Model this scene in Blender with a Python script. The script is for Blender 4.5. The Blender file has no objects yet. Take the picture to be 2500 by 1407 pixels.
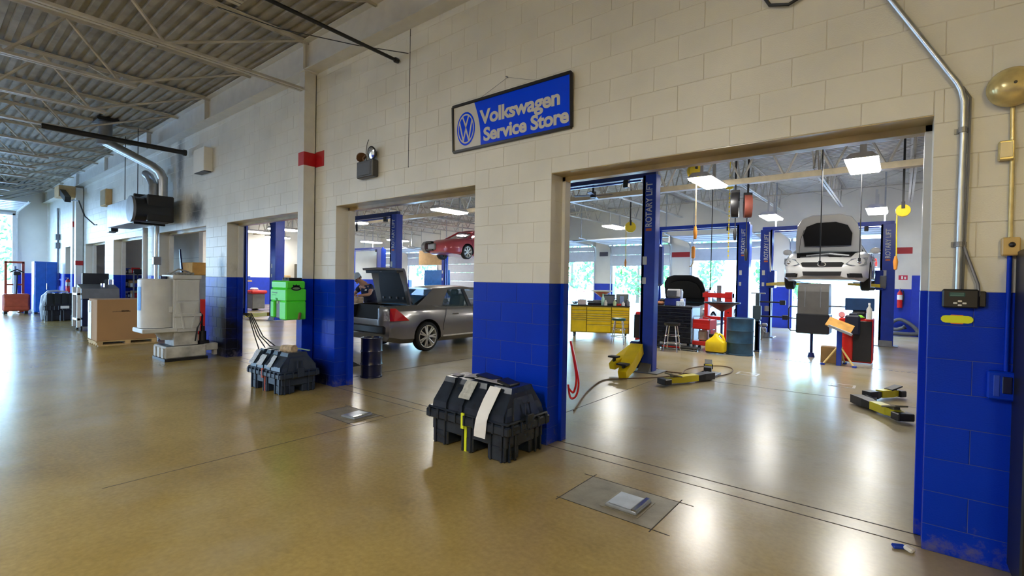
import bpy, bmesh, math, random
from mathutils import Vector, Matrix
random.seed(7)
D = bpy.data
SC = bpy.context.scene
COL = SC.collection
PI = math.pi

# ------------------------------------------------------------------ camera, world, light, exposure
CAM_POS = Vector((0.0, -3.899, 1.596))
RGT = Vector((0.77929522, 0.62639043, 0.01827528))
UPV = Vector((-0.02235239, -0.00135952, 0.99974923))
FWD = Vector((-0.6262582, 0.77950829, -0.01294186))
FPX = 1181.43
cd = D.cameras.new('camera'); cam = D.objects.new('camera', cd); COL.objects.link(cam)
cd.sensor_width = 36.0; cd.lens = FPX / 2500 * 36.0; cd.clip_end = 400; cd.clip_start = 0.05
mw = Matrix.Identity(4)
for i in range(3):
    mw[i][0] = RGT[i]; mw[i][1] = UPV[i]; mw[i][2] = -FWD[i]; mw[i][3] = CAM_POS[i]
cam.matrix_world = mw
SC.camera = cam

SKY_STRENGTH = 7.0
W = D.worlds.new('sky'); SC.world = W; W.use_nodes = True
wn = W.node_tree.nodes; wl = W.node_tree.links; wn.clear()
wo = wn.new('ShaderNodeOutputWorld'); wb = wn.new('ShaderNodeBackground')
wt = wn.new('ShaderNodeTexCoord'); ws = wn.new('ShaderNodeSeparateXYZ'); wr = wn.new('ShaderNodeValToRGB')
wl.new(wt.outputs['Generated'], ws.inputs[0]); wl.new(ws.outputs['Z'], wr.inputs['Fac'])
wr.color_ramp.elements[0].color = (0.48, 0.74, 1.0, 1); wr.color_ramp.elements[0].position = 0.0
wr.color_ramp.elements[1].color = (0.30, 0.55, 1.0, 1); wr.color_ramp.elements[1].position = 0.7
wl.new(wr.outputs['Color'], wb.inputs['Color']); wb.inputs['Strength'].default_value = SKY_STRENGTH
wl.new(wb.outputs[0], wo.inputs[0])

def lamp_area(name, loc, size, power, color, rot=(0, 0, 0)):
    l = D.lights.new(name, 'AREA'); l.shape = 'RECTANGLE'; l.size, l.size_y = size; l.energy = power; l.color = color
    o = D.objects.new(name, l); COL.objects.link(o); o.location = loc; o.rotation_euler = rot
    return o

TUBE_EMIT = 21.0        # fluorescent diffusers of the service bays
AISLE_FILL_EMIT = 17.0       # unseen strips added behind the camera to light the drive aisle
SC.view_settings.view_transform = 'Standard'; SC.view_settings.look = 'None'
SC.view_settings.gamma = 1.0; SC.view_settings.use_curve_mapping = False
SC.view_settings.exposure = 1.6
SC.cycles.max_bounces = 6; SC.cycles.diffuse_bounces = 4; SC.cycles.glossy_bounces = 3
SC.cycles.transmission_bounces = 4; SC.cycles.transparent_max_bounces = 6
SC.cycles.sample_clamp_indirect = 6.0
SC.cycles.use_denoising = True
SC.cycles.caustics_reflective = False; SC.cycles.caustics_refractive = False

# sky portals in the open doorways (they add no light, they only steer the sampling)
def portal(loc, size, rot):
    o = lamp_area('doorway_portal', loc, size, 1.0, (1, 1, 1), rot); o.data.cycles.is_portal = True
for k, zo in enumerate((2.31, 2.64, 2.44, 2.65, 0, 0, 2.55)):
    if zo: portal((.02 - 3.79 * (k + .5), 17.4, zo / 2), (2.75, zo), (-PI / 2, 0, 0))
portal((-30.35, -3.3, 2.05), (4.0, 4.5), (0, -PI / 2, 0))
for x in (-25.2, -19.5): portal((x, -10.25, 1.6), (3.6, 3.2), (PI / 2, 0, 0))  # for the two openings added in the camera side wall

# ------------------------------------------------------------------ materials
MATS = {}
def mat(name, col, rough=0.5, metal=0.0, var=0.12, scale=6.0, bump=0.0, bscale=60.0, emit=None, alpha=None, coat=0.0, spec=None):
    if name in MATS: return MATS[name]
    m = D.materials.new(name); m.use_nodes = True
    nt = m.node_tree; n = nt.nodes; l = nt.links
    b = n['Principled BSDF']
    b.inputs['Roughness'].default_value = rough; b.inputs['Metallic'].default_value = metal
    if coat: b.inputs['Coat Weight'].default_value = coat; b.inputs['Coat Roughness'].default_value = 0.08
    if spec is not None: b.inputs['Specular IOR Level'].default_value = spec
    c = (*col, 1)
    if var > 0:
        tc = n.new('ShaderNodeTexCoord'); nz = n.new('ShaderNodeTexNoise')
        nz.inputs['Scale'].default_value = scale; nz.inputs['Detail'].default_value = 4
        l.new(tc.outputs['Object'], nz.inputs['Vector'])
        mr = n.new('ShaderNodeMapRange'); mr.inputs[1].default_value = 0.3; mr.inputs[2].default_value = 0.7
        mr.inputs[3].default_value = 1 - var; mr.inputs[4].default_value = 1 + var
        l.new(nz.outputs['Fac'], mr.inputs[0])
        mx = n.new('ShaderNodeMix'); mx.data_type = 'RGBA'; mx.blend_type = 'MULTIPLY'; mx.inputs[0].default_value = 1
        mx.inputs[6].default_value = c; l.new(mr.outputs[0], mx.inputs[7])
        l.new(mx.outputs[2], b.inputs['Base Color'])
        if bump > 0:
            nb = n.new('ShaderNodeTexNoise'); nb.inputs['Scale'].default_value = bscale; nb.inputs['Detail'].default_value = 3
            l.new(tc.outputs['Object'], nb.inputs['Vector'])
            bp = n.new('ShaderNodeBump'); bp.inputs['Strength'].default_value = bump; bp.inputs['Distance'].default_value = 0.01
            l.new(nb.outputs['Fac'], bp.inputs['Height']); l.new(bp.outputs[0], b.inputs['Normal'])
    else:
        b.inputs['Base Color'].default_value = c
    if emit:
        b.inputs['Emission Color'].default_value = (*emit[0], 1); b.inputs['Emission Strength'].default_value = emit[1]
    if alpha is not None: b.inputs['Alpha'].default_value = alpha
    MATS[name] = m
    return m

def block_paint(name, col, rough, stains, bump=0.35, scuff=None):
    """painted concrete block: mottled paint, grainy relief, soot stains at fixed places of the wall, scuffs low down"""
    m = D.materials.new(name); m.use_nodes = True
    nt = m.node_tree; n = nt.nodes; l = nt.links; b = n['Principled BSDF']; b.inputs['Roughness'].default_value = rough
    g = n.new('ShaderNodeNewGeometry')
    nz = n.new('ShaderNodeTexNoise'); nz.inputs['Scale'].default_value = 1.3; nz.inputs['Detail'].default_value = 5
    l.new(g.outputs['Position'], nz.inputs['Vector'])
    mr = n.new('ShaderNodeMapRange'); mr.inputs[1].default_value = 0.3; mr.inputs[2].default_value = 0.7
    mr.inputs[3].default_value = 0.9; mr.inputs[4].default_value = 1.07
    l.new(nz.outputs['Fac'], mr.inputs[0])
    mx = n.new('ShaderNodeMix'); mx.data_type = 'RGBA'; mx.blend_type = 'MULTIPLY'; mx.inputs[0].default_value = 1
    mx.inputs[6].default_value = (*col, 1); l.new(mr.outputs[0], mx.inputs[7])
    out = mx.outputs[2]
    nz2 = n.new('ShaderNodeTexNoise'); nz2.inputs['Scale'].default_value = 4.5; nz2.inputs['Detail'].default_value = 6; nz2.inputs['Roughness'].default_value = .65
    l.new(g.outputs['Position'], nz2.inputs['Vector'])
    for (c, r, s) in stains:
        vs = n.new('ShaderNodeVectorMath'); vs.operation = 'SUBTRACT'; l.new(g.outputs['Position'], vs.inputs[0]); vs.inputs[1].default_value = c
        vd = n.new('ShaderNodeVectorMath'); vd.operation = 'DIVIDE'; l.new(vs.outputs[0], vd.inputs[0]); vd.inputs[1].default_value = r
        ln = n.new('ShaderNodeVectorMath'); ln.operation = 'LENGTH'; l.new(vd.outputs[0], ln.inputs[0])
        ad = n.new('ShaderNodeMath'); ad.operation = 'ADD'; l.new(ln.outputs['Value'], ad.inputs[0]); l.new(nz2.outputs['Fac'], ad.inputs[1])
        mp = n.new('ShaderNodeMapRange'); mp.inputs[1].default_value = 0.75; mp.inputs[2].default_value = 1.6; mp.inputs[3].default_value = s; mp.inputs[4].default_value = 0
        l.new(ad.outputs[0], mp.inputs[0])
        mm = n.new('ShaderNodeMix'); mm.data_type = 'RGBA'; l.new(mp.outputs[0], mm.inputs[0]); l.new(out, mm.inputs[6]); mm.inputs[7].default_value = (0.008, 0.008, 0.01, 1)
        out = mm.outputs[2]
    if scuff:
        sp = n.new('ShaderNodeSeparateXYZ'); l.new(g.outputs['Position'], sp.inputs[0])
        n3 = n.new('ShaderNodeTexNoise'); n3.inputs['Scale'].default_value = 9; n3.inputs['Detail'].default_value = 8; n3.inputs['Roughness'].default_value = .75
        l.new(g.outputs['Position'], n3.inputs['Vector'])
        mz = n.new('ShaderNodeMapRange'); mz.inputs[1].default_value = 0.02; mz.inputs[2].default_value = 0.4; mz.inputs[3].default_value = 0.22; mz.inputs[4].default_value = -0.08
        l.new(sp.outputs['Z'], mz.inputs[0])
        a2 = n.new('ShaderNodeMath'); a2.operation = 'ADD'; l.new(n3.outputs['Fac'], a2.inputs[0]); l.new(mz.outputs[0], a2.inputs[1])
        m2 = n.new('ShaderNodeMapRange'); m2.inputs[1].default_value = 0.66; m2.inputs[2].default_value = 0.84; m2.inputs[3].default_value = 0; m2.inputs[4].default_value = .6
        l.new(a2.outputs[0], m2.inputs[0])
        mm = n.new('ShaderNodeMix'); mm.data_type = 'RGBA'; l.new(m2.outputs[0], mm.inputs[0]); l.new(out, mm.inputs[6]); mm.inputs[7].default_value = (*scuff, 1)
        out = mm.outputs[2]
    l.new(out, b.inputs['Base Color'])
    nb = n.new('ShaderNodeTexNoise'); nb.inputs['Scale'].default_value = 110; nb.inputs['Detail'].default_value = 3
    l.new(g.outputs['Position'], nb.inputs['Vector'])
    bp = n.new('ShaderNodeBump'); bp.inputs['Strength'].default_value = bump; bp.inputs['Distance'].default_value = 0.004
    l.new(nb.outputs['Fac'], bp.inputs['Height']); l.new(bp.outputs[0], b.inputs['Normal'])
    MATS[name] = m
    return m

STAINS_W = [((-10.55, 0, 1.75), (0.22, .5, 0.32), .92), ((-12.0, -.05, 2.98), (0.62, .4, 0.42), .9), ((-13.0, 0, 4.2), (0.3, .4, 1.0), .75)]
STAINS_B = [((-10.6, 0, 0.65), (0.85, .5, 0.95), .98), ((-10.4, .1, 0.2), (0.8, .5, 0.45), .95), ((-6.75, 0, 0.15), (0.35, .4, 0.45), .8), ((-7.3, 0, 0.3), (.5, .4, .6), .6)]
M_WB = block_paint('white_block_paint', (0.715, 0.715, 0.665), 0.42, STAINS_W)
M_BB = block_paint('blue_block_paint', (0.001, 0.036, 0.56), 0.36, STAINS_B, scuff=(0.16, 0.15, 0.16))
M_BB.node_tree.nodes['Principled BSDF'].inputs['Specular IOR Level'].default_value = .16
M_WALL = mat('white_wall_paint', (0.78, 0.76, 0.69), 0.5, var=.05, scale=1.5)
M_WALLB = mat('blue_wall_paint', (0.012, 0.04, 0.45), 0.4, var=.1)
M_MORT_W = mat('white_mortar', (0.64, 0.61, 0.53), 0.7)
M_MORT_B = mat('blue_mortar', (0.07, 0.10, 0.34), 0.6)
M_STEEL_W = mat('white_steel_paint', (0.66, 0.66, 0.64), 0.35, var=.06)
M_STEEL_Y = mat('yellowed_steel_paint', (0.60, 0.52, 0.30), 0.3, var=.15, scale=3)
M_LINTEL = mat('lintel_plate', (0.50, 0.41, 0.24), 0.22, var=.3, scale=2)
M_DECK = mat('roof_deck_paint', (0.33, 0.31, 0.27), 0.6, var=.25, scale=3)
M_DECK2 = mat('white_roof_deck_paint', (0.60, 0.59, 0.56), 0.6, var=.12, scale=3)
M_JOIST = mat('joist_paint', (0.52, 0.50, 0.45), 0.45, var=.12)
M_DARK = mat('black_steel', (0.012, 0.012, 0.014), 0.4, var=.1)
M_BLACKP = mat('black_plastic', (0.014, 0.015, 0.018), 0.32, var=.15)
M_RUBBER = mat('black_rubber', (0.012, 0.012, 0.012), 0.7)
M_GALV = mat('galvanised_steel', (0.50, 0.53, 0.57), 0.32, 0.8, var=.12, scale=9)
M_CHROME = mat('chrome', (0.8, 0.8, 0.82), 0.12, 1.0, var=0)
M_GREYM = mat('grey_metal', (0.25, 0.26, 0.28), 0.4, 0.5)
M_GREYP = mat('grey_plastic', (0.16, 0.17, 0.20), 0.45)
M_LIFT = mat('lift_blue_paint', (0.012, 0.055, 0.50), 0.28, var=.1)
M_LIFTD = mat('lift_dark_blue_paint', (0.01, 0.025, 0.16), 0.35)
M_YEL = mat('yellow_paint', (0.90, 0.66, 0.012), 0.3, var=.08)
M_RED = mat('red_paint', (0.62, 0.02, 0.015), 0.3, var=.08)
M_REDSTRIPE = mat('red_stripe_paint', (0.42, 0.008, 0.012), 0.4)
M_WHITE = mat('white_paint', (0.78, 0.79, 0.80), 0.35, var=.04)
M_PAPER = mat('white_paper', (0.80, 0.80, 0.79), 0.8, var=.03)
M_CARD = mat('cardboard', (0.46, 0.26, 0.11), 0.8, var=.08)
M_TAN = mat('tan_board', (0.55, 0.36, 0.16), 0.7)
M_WOOD = mat('pallet_wood', (0.52, 0.36, 0.16), 0.75, var=.2)
M_GLASS = mat('car_glass', (0.05, 0.10, 0.13), 0.05, var=0, alpha=.55)
M_RIM = mat('alloy_rim', (0.75, 0.73, 0.67), 0.3, 0.4)
M_REDL = mat('red_lens', (0.65, 0.01, 0.008), 0.12, var=0, coat=.5)
M_CLEARL = mat('clear_lens', (0.42, 0.44, 0.47), 0.08, 0.5, var=.5, scale=22)
M_NAVY = mat('navy_steel', (0.008, 0.012, 0.05), 0.25, var=.15)
M_SKIN = mat('skin', (0.55, 0.30, 0.21), 0.55, var=.06)
M_ORANGE = mat('orange_paint', (0.75, 0.28, 0.03), 0.45)
M_GREEN = mat('lime_plastic', (0.10, 0.92, 0.05), 0.35, var=.05)
M_CHEST = mat('toolchest_black', (0.01, 0.012, 0.02), 0.25)
M_TUBE = mat('fluorescent_diffuser', (0.9, 0.9, 0.9), 0.4, var=0, emit=((1.0, 0.97, 0.90), TUBE_EMIT))
M_FILL2 = mat('added_aisle_diffuser', (0.9, 0.9, 0.9), 0.4, var=0, emit=((0.98, 1.0, 1.0), AISLE_FILL_EMIT))
M_FILL3 = mat('added_warm_aisle_diffuser', (0.9, 0.9, 0.9), 0.4, var=0, emit=((1.0, 0.76, 0.28), AISLE_FILL_EMIT * 1.5))  # warm strip added to yellow the wall at the right
M_FILL4 = mat('added_bright_aisle_diffuser', (0.9, 0.9, 0.9), 0.4, var=0, emit=((0.98, 1.0, 1.0), AISLE_FILL_EMIT * 1.75))

# floor: worn tan epoxy
def floor_mat():
    m = D.materials.new('tan_epoxy_floor'); m.use_nodes = True
    nt = m.node_tree; n = nt.nodes; l = nt.links; b = n['Principled BSDF']
    g = n.new('ShaderNodeNewGeometry')
    a = n.new('ShaderNodeTexNoise'); a.inputs['Scale'].default_value = 0.55; a.inputs['Detail'].default_value = 6; a.inputs['Roughness'].default_value = .6
    l.new(g.outputs['Position'], a.inputs['Vector'])
    r = n.new('ShaderNodeValToRGB'); l.new(a.outputs['Fac'], r.inputs['Fac'])
    e = r.color_ramp.elements
    e[0].position = .3; e[0].color = (0.27, 0.185, 0.05, 1); e[1].position = .72; e[1].color = (0.42, 0.31, 0.105, 1)
    f = n.new('ShaderNodeTexNoise'); f.inputs['Scale'].default_value = 30; f.inputs['Detail'].default_value = 5
    l.new(g.outputs['Position'], f.inputs['Vector'])
    mr = n.new('ShaderNodeMapRange'); mr.inputs[1].default_value = .25; mr.inputs[2].default_value = .75; mr.inputs[3].default_value = .86; mr.inputs[4].default_value = 1.12
    l.new(f.outputs['Fac'], mr.inputs[0])
    mx = n.new('ShaderNodeMix'); mx.data_type = 'RGBA'; mx.blend_type = 'MULTIPLY'; mx.inputs[0].default_value = 1
    l.new(r.outputs[0], mx.inputs[6]); l.new(mr.outputs[0], mx.inputs[7])
    # worn, greyer concrete along the wall line and in the bays
    sp = n.new('ShaderNodeSeparateXYZ'); l.new(g.outputs['Position'], sp.inputs[0])
    w = n.new('ShaderNodeMapRange'); w.inputs[1].default_value = -1.3; w.inputs[2].default_value = 0.6; w.inputs[3].default_value = -.25; w.inputs[4].default_value = .16
    l.new(sp.outputs['Y'], w.inputs[0])
    c = n.new('ShaderNodeTexNoise'); c.inputs['Scale'].default_value = .9; c.inputs['Detail'].default_value = 4; c.inputs['Roughness'].default_value = .5
    l.new(g.outputs['Position'], c.inputs['Vector'])
    ad = n.new('ShaderNodeMath'); ad.operation = 'ADD'; l.new(c.outputs['Fac'], ad.inputs[0]); l.new(w.outputs[0], ad.inputs[1])
    wm = n.new('ShaderNodeMapRange'); wm.inputs[1].default_value = .30; wm.inputs[2].default_value = .92; wm.inputs[3].default_value = 0; wm.inputs[4].default_value = .95
    l.new(ad.outputs[0], wm.inputs[0])
    m2 = n.new('ShaderNodeMix'); m2.data_type = 'RGBA'; l.new(wm.outputs[0], m2.inputs[0]); l.new(mx.outputs[2], m2.inputs[6]); m2.inputs[7].default_value = (0.40, 0.365, 0.29, 1)
    # dark oily spots
    o = n.new('ShaderNodeTexNoise'); o.inputs['Scale'].default_value = 1.9; o.inputs['Detail'].default_value = 9; o.inputs['Roughness'].default_value = .7
    l.new(g.outputs['Position'], o.inputs['Vector'])
    om = n.new('ShaderNodeMapRange'); om.inputs[1].default_value = .55; om.inputs[2].default_value = .85; om.inputs[3].default_value = 0; om.inputs[4].default_value = .4
    l.new(o.outputs['Fac'], om.inputs[0])
    m3 = n.new('ShaderNodeMix'); m3.data_type = 'RGBA'; l.new(om.outputs[0], m3.inputs[0]); l.new(m2.outputs[2], m3.inputs[6]); m3.inputs[7].default_value = (0.07, 0.05, 0.03, 1)
    l.new(m3.outputs[2], b.inputs['Base Color'])
    rr = n.new('ShaderNodeMapRange'); rr.inputs[1].default_value = .3; rr.inputs[2].default_value = .7; rr.inputs[3].default_value = .22; rr.inputs[4].default_value = .31
    b.inputs['Roughness'].default_value = .25
    bp = n.new('ShaderNodeBump'); bp.inputs['Strength'].default_value = .06; bp.inputs['Distance'].default_value = .01
    l.new(f.outputs['Fac'], bp.inputs['Height']); l.new(bp.outputs[0], b.inputs['Normal'])
    b.inputs['Specular IOR Level'].default_value = .55
    MATS['floor'] = m
    return m
M_FLOOR = floor_mat()

# ------------------------------------------------------------------ geometry helpers
def rotz(a): return Matrix.Rotation(a, 4, 'Z')
def rotx(a): return Matrix.Rotation(a, 4, 'X')
def roty(a): return Matrix.Rotation(a, 4, 'Y')
def tr(x, y, z): return Matrix.Translation((x, y, z))

class MB:
    def __init__(s): s.v = []; s.f = []; s.mi = []; s.M = None; s.m = 0
    def add(s, vs, fs):
        o = len(s.v)
        for p in vs:
            p = Vector(p)
            if s.M is not None: p = s.M @ p
            s.v.append(p)
        for f in fs: s.f.append([i + o for i in f]); s.mi.append(s.m)
        return s
    def box(s, c, d, bev=0.0, M=None, taper=1.0):
        """box by centre and size; bev chamfers all edges; taper scales the top in x and y"""
        x, y, z = d[0] / 2, d[1] / 2, d[2] / 2
        if bev <= 0:
            vs = [(sx * x * (taper if sz > 0 else 1), sy * y * (taper if sz > 0 else 1), sz * z) for sz in (-1, 1) for sy in (-1, 1) for sx in (-1, 1)]
            fs = [(0, 2, 3, 1), (4, 5, 7, 6), (0, 1, 5, 4), (2, 6, 7, 3), (0, 4, 6, 2), (1, 3, 7, 5)]
        else:
            b = min(bev, x * .9, y * .9, z * .9); vs = []; idx = {}
            for sx in (-1, 1):
                for sy in (-1, 1):
                    for sz in (-1, 1):
                        t = taper if sz > 0 else 1
                        for k in range(3):
                            q = [x * sx * t, y * sy * t, z * sz]
                            for j, sg in enumerate((sx, sy, sz)):
                                if j != k: q[j] -= sg * b
                            idx[(sx, sy, sz, k)] = len(vs); vs.append(q)
            fs = []
            for k in range(3):
                a, c2 = [(1, 2), (2, 0), (0, 1)][k]
                for sg in (-1, 1):
                    lp = []
                    for (p, q) in ((-1, -1), (1, -1), (1, 1), (-1, 1)):
                        t = [0, 0, 0]; t[k] = sg; t[a] = p; t[c2] = q; lp.append(idx[(*t, k)])
                    fs.append(lp if sg > 0 else lp[::-1])
            for k in range(3):
                a, c2 = [(1, 2), (2, 0), (0, 1)][k]
                for sa in (-1, 1):
                    for sc in (-1, 1):
                        t0 = [0, 0, 0]; t1 = [0, 0, 0]; t0[k] = -1; t1[k] = 1; t0[a] = t1[a] = sa; t0[c2] = t1[c2] = sc
                        q = [idx[(*t0, a)], idx[(*t1, a)], idx[(*t1, c2)], idx[(*t0, c2)]]
                        fs.append(q if sa * sc < 0 else q[::-1])
            for sx in (-1, 1):
                for sy in (-1, 1):
                    for sz in (-1, 1):
                        q = [idx[(sx, sy, sz, k)] for k in range(3)]
                        fs.append(q if sx * sy * sz > 0 else q[::-1])
        c = Vector(c); Mx = M or Matrix.Identity(4)
        return s.add([c + (Mx.to_3x3() @ Vector(p)) for p in vs], fs)
    def bb(s, x0, x1, y0, y1, z0, z1, bev=0.0):
        return s.box(((x0 + x1) / 2, (y0 + y1) / 2, (z0 + z1) / 2), (abs(x1 - x0), abs(y1 - y0), abs(z1 - z0)), bev)
    def cyl(s, a, b, r, r2=None, n=12, cap=True):
        a = Vector(a); b = Vector(b); r2 = r if r2 is None else r2
        d = (b - a).normalized(); u = d.orthogonal().normalized(); w = d.cross(u)
        vs = []
        for p, q in ((a, r), (b, r2)):
            for i in range(n):
                t = 2 * PI * i / n; vs.append(p + (u * math.cos(t) + w * math.sin(t)) * q)
        fs = [(i, (i + 1) % n, n + (i + 1) % n, n + i) for i in range(n)]
        if cap: fs += [list(range(n - 1, -1, -1)), list(range(n, 2 * n))]
        return s.add(vs, fs)
    def tube(s, pts, r, n=6, closed=False):
        pts = [Vector(p) for p in pts]; N = len(pts); vs = []; u = None
        for i, p in enumerate(pts):
            if closed: d = (pts[(i + 1) % N] - pts[i - 1])
            else: d = pts[min(i + 1, N - 1)] - pts[max(i - 1, 0)]
            d.normalize()
            if u is None: u = d.orthogonal().normalized()
            else:
                u = (u - d * u.dot(d))
                u = u.normalized() if u.length > 1e-6 else d.orthogonal().normalized()
            w = d.cross(u); rr = r[i] if isinstance(r, (list, tuple)) else r
            for k in range(n):
                t = 2 * PI * k / n; vs.append(p + (u * math.cos(t) + w * math.sin(t)) * rr)
        fs = []
        for i in range(N if closed else N - 1):
            j = (i + 1) % N
            for k in range(n): fs.append((i * n + k, i * n + (k + 1) % n, j * n + (k + 1) % n, j * n + k))
        if not closed: fs += [list(range(n - 1, -1, -1)), [(N - 1) * n + k for k in range(n)]]
        return s.add(vs, fs)
    def lathe(s, prof, n=20, M=None, cap=True):
        """profile [(r, z)] turned about z, then M"""
        vs = []; Mx = M or Matrix.Identity(4)
        for (r, z) in prof:
            for i in range(n):
                t = 2 * PI * i / n; vs.append(Mx @ Vector((r * math.cos(t), r * math.sin(t), z)))
        fs = []
        for j in range(len(prof) - 1):
            for i in range(n): fs.append((j * n + i, j * n + (i + 1) % n, (j + 1) * n + (i + 1) % n, (j + 1) * n + i))
        if cap and prof[0][0] > 1e-5: fs.append(list(range(n - 1, -1, -1)))
        if cap and prof[-1][0] > 1e-5: fs.append([(len(prof) - 1) * n + i for i in range(n)])
        return s.add(vs, fs)
    def prism(s, poly, d, M=None):
        """polygon in xy (counter-clockwise) extruded from z=0 to z=d, then M"""
        Mx = M or Matrix.Identity(4); n = len(poly)
        vs = [Mx @ Vector((p[0], p[1], 0)) for p in poly] + [Mx @ Vector((p[0], p[1], d)) for p in poly]
        fs = [list(range(n - 1, -1, -1)), list(range(n, 2 * n))] + [(i, (i + 1) % n, n + (i + 1) % n, n + i) for i in range(n)]
        return s.add(vs, fs)
    def loft(s, rings, cap=True, closed=True):
        n = len(rings[0]); vs = [p for r in rings for p in r]; fs = []
        for j in range(len(rings) - 1):
            for i in range(n if closed else n - 1):
                fs.append((j * n + i, j * n + (i + 1) % n, (j + 1) * n + (i + 1) % n, (j + 1) * n + i))
        if cap and closed: fs += [list(range(n - 1, -1, -1)), [(len(rings) - 1) * n + i for i in range(n)]]
        return s.add(vs, fs)
    def ball(s, c, r, n=10, sc=(1, 1, 1)):
        c = Vector(c); vs = [c + Vector((0, 0, -r * sc[2]))]
        for j in range(1, n // 2):
            ph = -PI / 2 + PI * j / (n // 2)
            for i in range(n):
                t = 2 * PI * i / n
                vs.append(c + Vector((r * sc[0] * math.cos(ph) * math.cos(t), r * sc[1] * math.cos(ph) * math.sin(t), r * sc[2] * math.sin(ph))))
        vs.append(c + Vector((0, 0, r * sc[2]))); R = n // 2 - 1; fs = []
        for i in range(n): fs.append((0, 1 + (i + 1) % n, 1 + i))
        for j in range(R - 1):
            for i in range(n): fs.append((1 + j * n + i, 1 + j * n + (i + 1) % n, 1 + (j + 1) * n + (i + 1) % n, 1 + (j + 1) * n + i))
        L = len(vs) - 1
        for i in range(n): fs.append((L, 1 + (R - 1) * n + i, 1 + (R - 1) * n + (i + 1) % n))
        return s.add(vs, fs)
    def mesh(s, name, mats, smooth=False):
        me = D.meshes.new(name); me.from_pydata([tuple(v) for v in s.v], [], s.f)
        if not isinstance(mats, (list, tuple)): mats = [mats]
        for m in mats: me.materials.append(m)
        if len(mats) > 1: me.polygons.foreach_set('material_index', s.mi)
        if smooth:
            me.polygons.foreach_set('use_smooth', [True] * len(s.f))
            try: me.set_sharp_from_angle(angle=math.radians(smooth if smooth > 1 else 40))
            except Exception: pass
        bm = bmesh.new(); bm.from_mesh(me); bmesh.ops.recalc_face_normals(bm, faces=bm.faces); bm.to_mesh(me); bm.free()
        me.update()
        return me
    def clusters(s):
        """groups of shapes that touch: every group becomes a part of its own"""
        n = len(s.v); par = list(range(n))
        def find(a):
            while par[a] != a: par[a] = par[par[a]]; a = par[a]
            return a
        for f in s.f:
            r = find(f[0])
            for i in f[1:]: par[find(i)] = r
        isl = {}
        for i in range(n): isl.setdefault(find(i), []).append(i)
        if len(isl) < 2 or len(isl) > 60: return None
        keys = list(isl); bbx = []
        for k in keys:
            ps = [s.v[i] for i in isl[k]]
            bbx.append(([min(p[a] for p in ps) - .0015 for a in range(3)], [max(p[a] for p in ps) + .0015 for a in range(3)]))
        g = list(range(len(keys)))
        def fg(a):
            while g[a] != a: a = g[a]
            return a
        for i in range(len(keys)):
            for j in range(i):
                if all(bbx[i][0][a] <= bbx[j][1][a] and bbx[j][0][a] <= bbx[i][1][a] for a in range(3)): g[fg(i)] = fg(j)
        kid = {k: fg(i) for i, k in enumerate(keys)}
        grp = sorted(set(kid.values()))
        if len(grp) < 2: return None
        out = []
        for w in grp:
            q = MB(); mp = {}
            for f, m in zip(s.f, s.mi):
                if kid[find(f[0])] != w: continue
                for i in f:
                    if i not in mp: mp[i] = len(q.v); q.v.append(s.v[i])
                q.f.append([mp[i] for i in f]); q.mi.append(m)
            out.append(q)
        return out
    def build(s, name, mats, parent=None, smooth=False, label=None, loc=None, rz=0.0):
        if parent is not None and name not in NOSPLIT:
            cl = s.clusters()
            if cl: return [c.build(name, mats, parent, smooth, label, loc, rz) for c in cl][0]
        o = D.objects.new(name, s.mesh(name, mats, smooth)); COL.objects.link(o)
        if parent is not None: o.parent = parent
        if loc is not None: o.location = loc
        if rz: o.rotation_euler = (0, 0, rz)
        if label: o['label'] = label
        return o
NOSPLIT = {'web', 'bridging_rods', 'leaves', 'block_field', 'drain_slots', 'display_text', 'marker_writing', 'emblem_ring', 'trunk', 'block', 'joint', 'tread', 'wiring', 'pages'}

def thing(name, label, cat, loc=(0, 0, 0), rz=0.0, group=None):
    o = D.objects.new(name, None); COL.objects.link(o); o.location = loc; o.rotation_euler = (0, 0, rz)
    o.empty_display_size = .2
    o['label'] = label; o['category'] = cat
    if group: o['group'] = group
    return o
def tag(o, label, cat, group=None):
    o['label'] = label; o['category'] = cat
    if group: o['group'] = group
    return o
def struct(o): o['kind'] = 'structure'; return o
def stuff(o): o['kind'] = 'stuff'; return o
def kids(o): return [c for c in D.objects if c.parent is o]
def dup(root, loc, rz=0.0, label=None, group=None):
    r = root.copy(); COL.objects.link(r); r.location = loc; r.rotation_euler = (0, 0, rz)
    if label: r['label'] = label
    if group: r['group'] = group
    for ch in kids(root):
        c = ch.copy(); COL.objects.link(c); c.parent = r
        for g in kids(ch):
            q = g.copy(); COL.objects.link(q); q.parent = c
    return r
def text_mesh(txt, size, depth=.002, bold=0.0, align='LEFT', spacing=1.0):
    cu = D.curves.new('lettering', 'FONT'); cu.body = txt; cu.size = size; cu.extrude = depth; cu.offset = bold
    cu.align_x = align; cu.space_character = spacing; cu.resolution_u = 4
    o = D.objects.new('lettering', cu); COL.objects.link(o)
    dg = bpy.context.evaluated_depsgraph_get(); dg.update()
    me = D.meshes.new_from_object(o.evaluated_get(dg)); me.name = 'lettering'
    D.objects.remove(o); D.curves.remove(cu)
    return me
def text_obj(name, txt, size, m, parent, M, depth=.002, bold=0.0, align='LEFT', sx=1.0, spacing=1.0):
    me = text_mesh(txt, size, depth, bold, align, spacing); me.transform(Matrix.Diagonal((sx, 1, 1, 1))); me.transform(M)
    me.materials.clear(); me.materials.append(m)
    o = D.objects.new(name, me); COL.objects.link(o); o.parent = parent
    return o
FACE = rotx(PI / 2)     # text in the xz plane, read from -y
SOLV = 1
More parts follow.
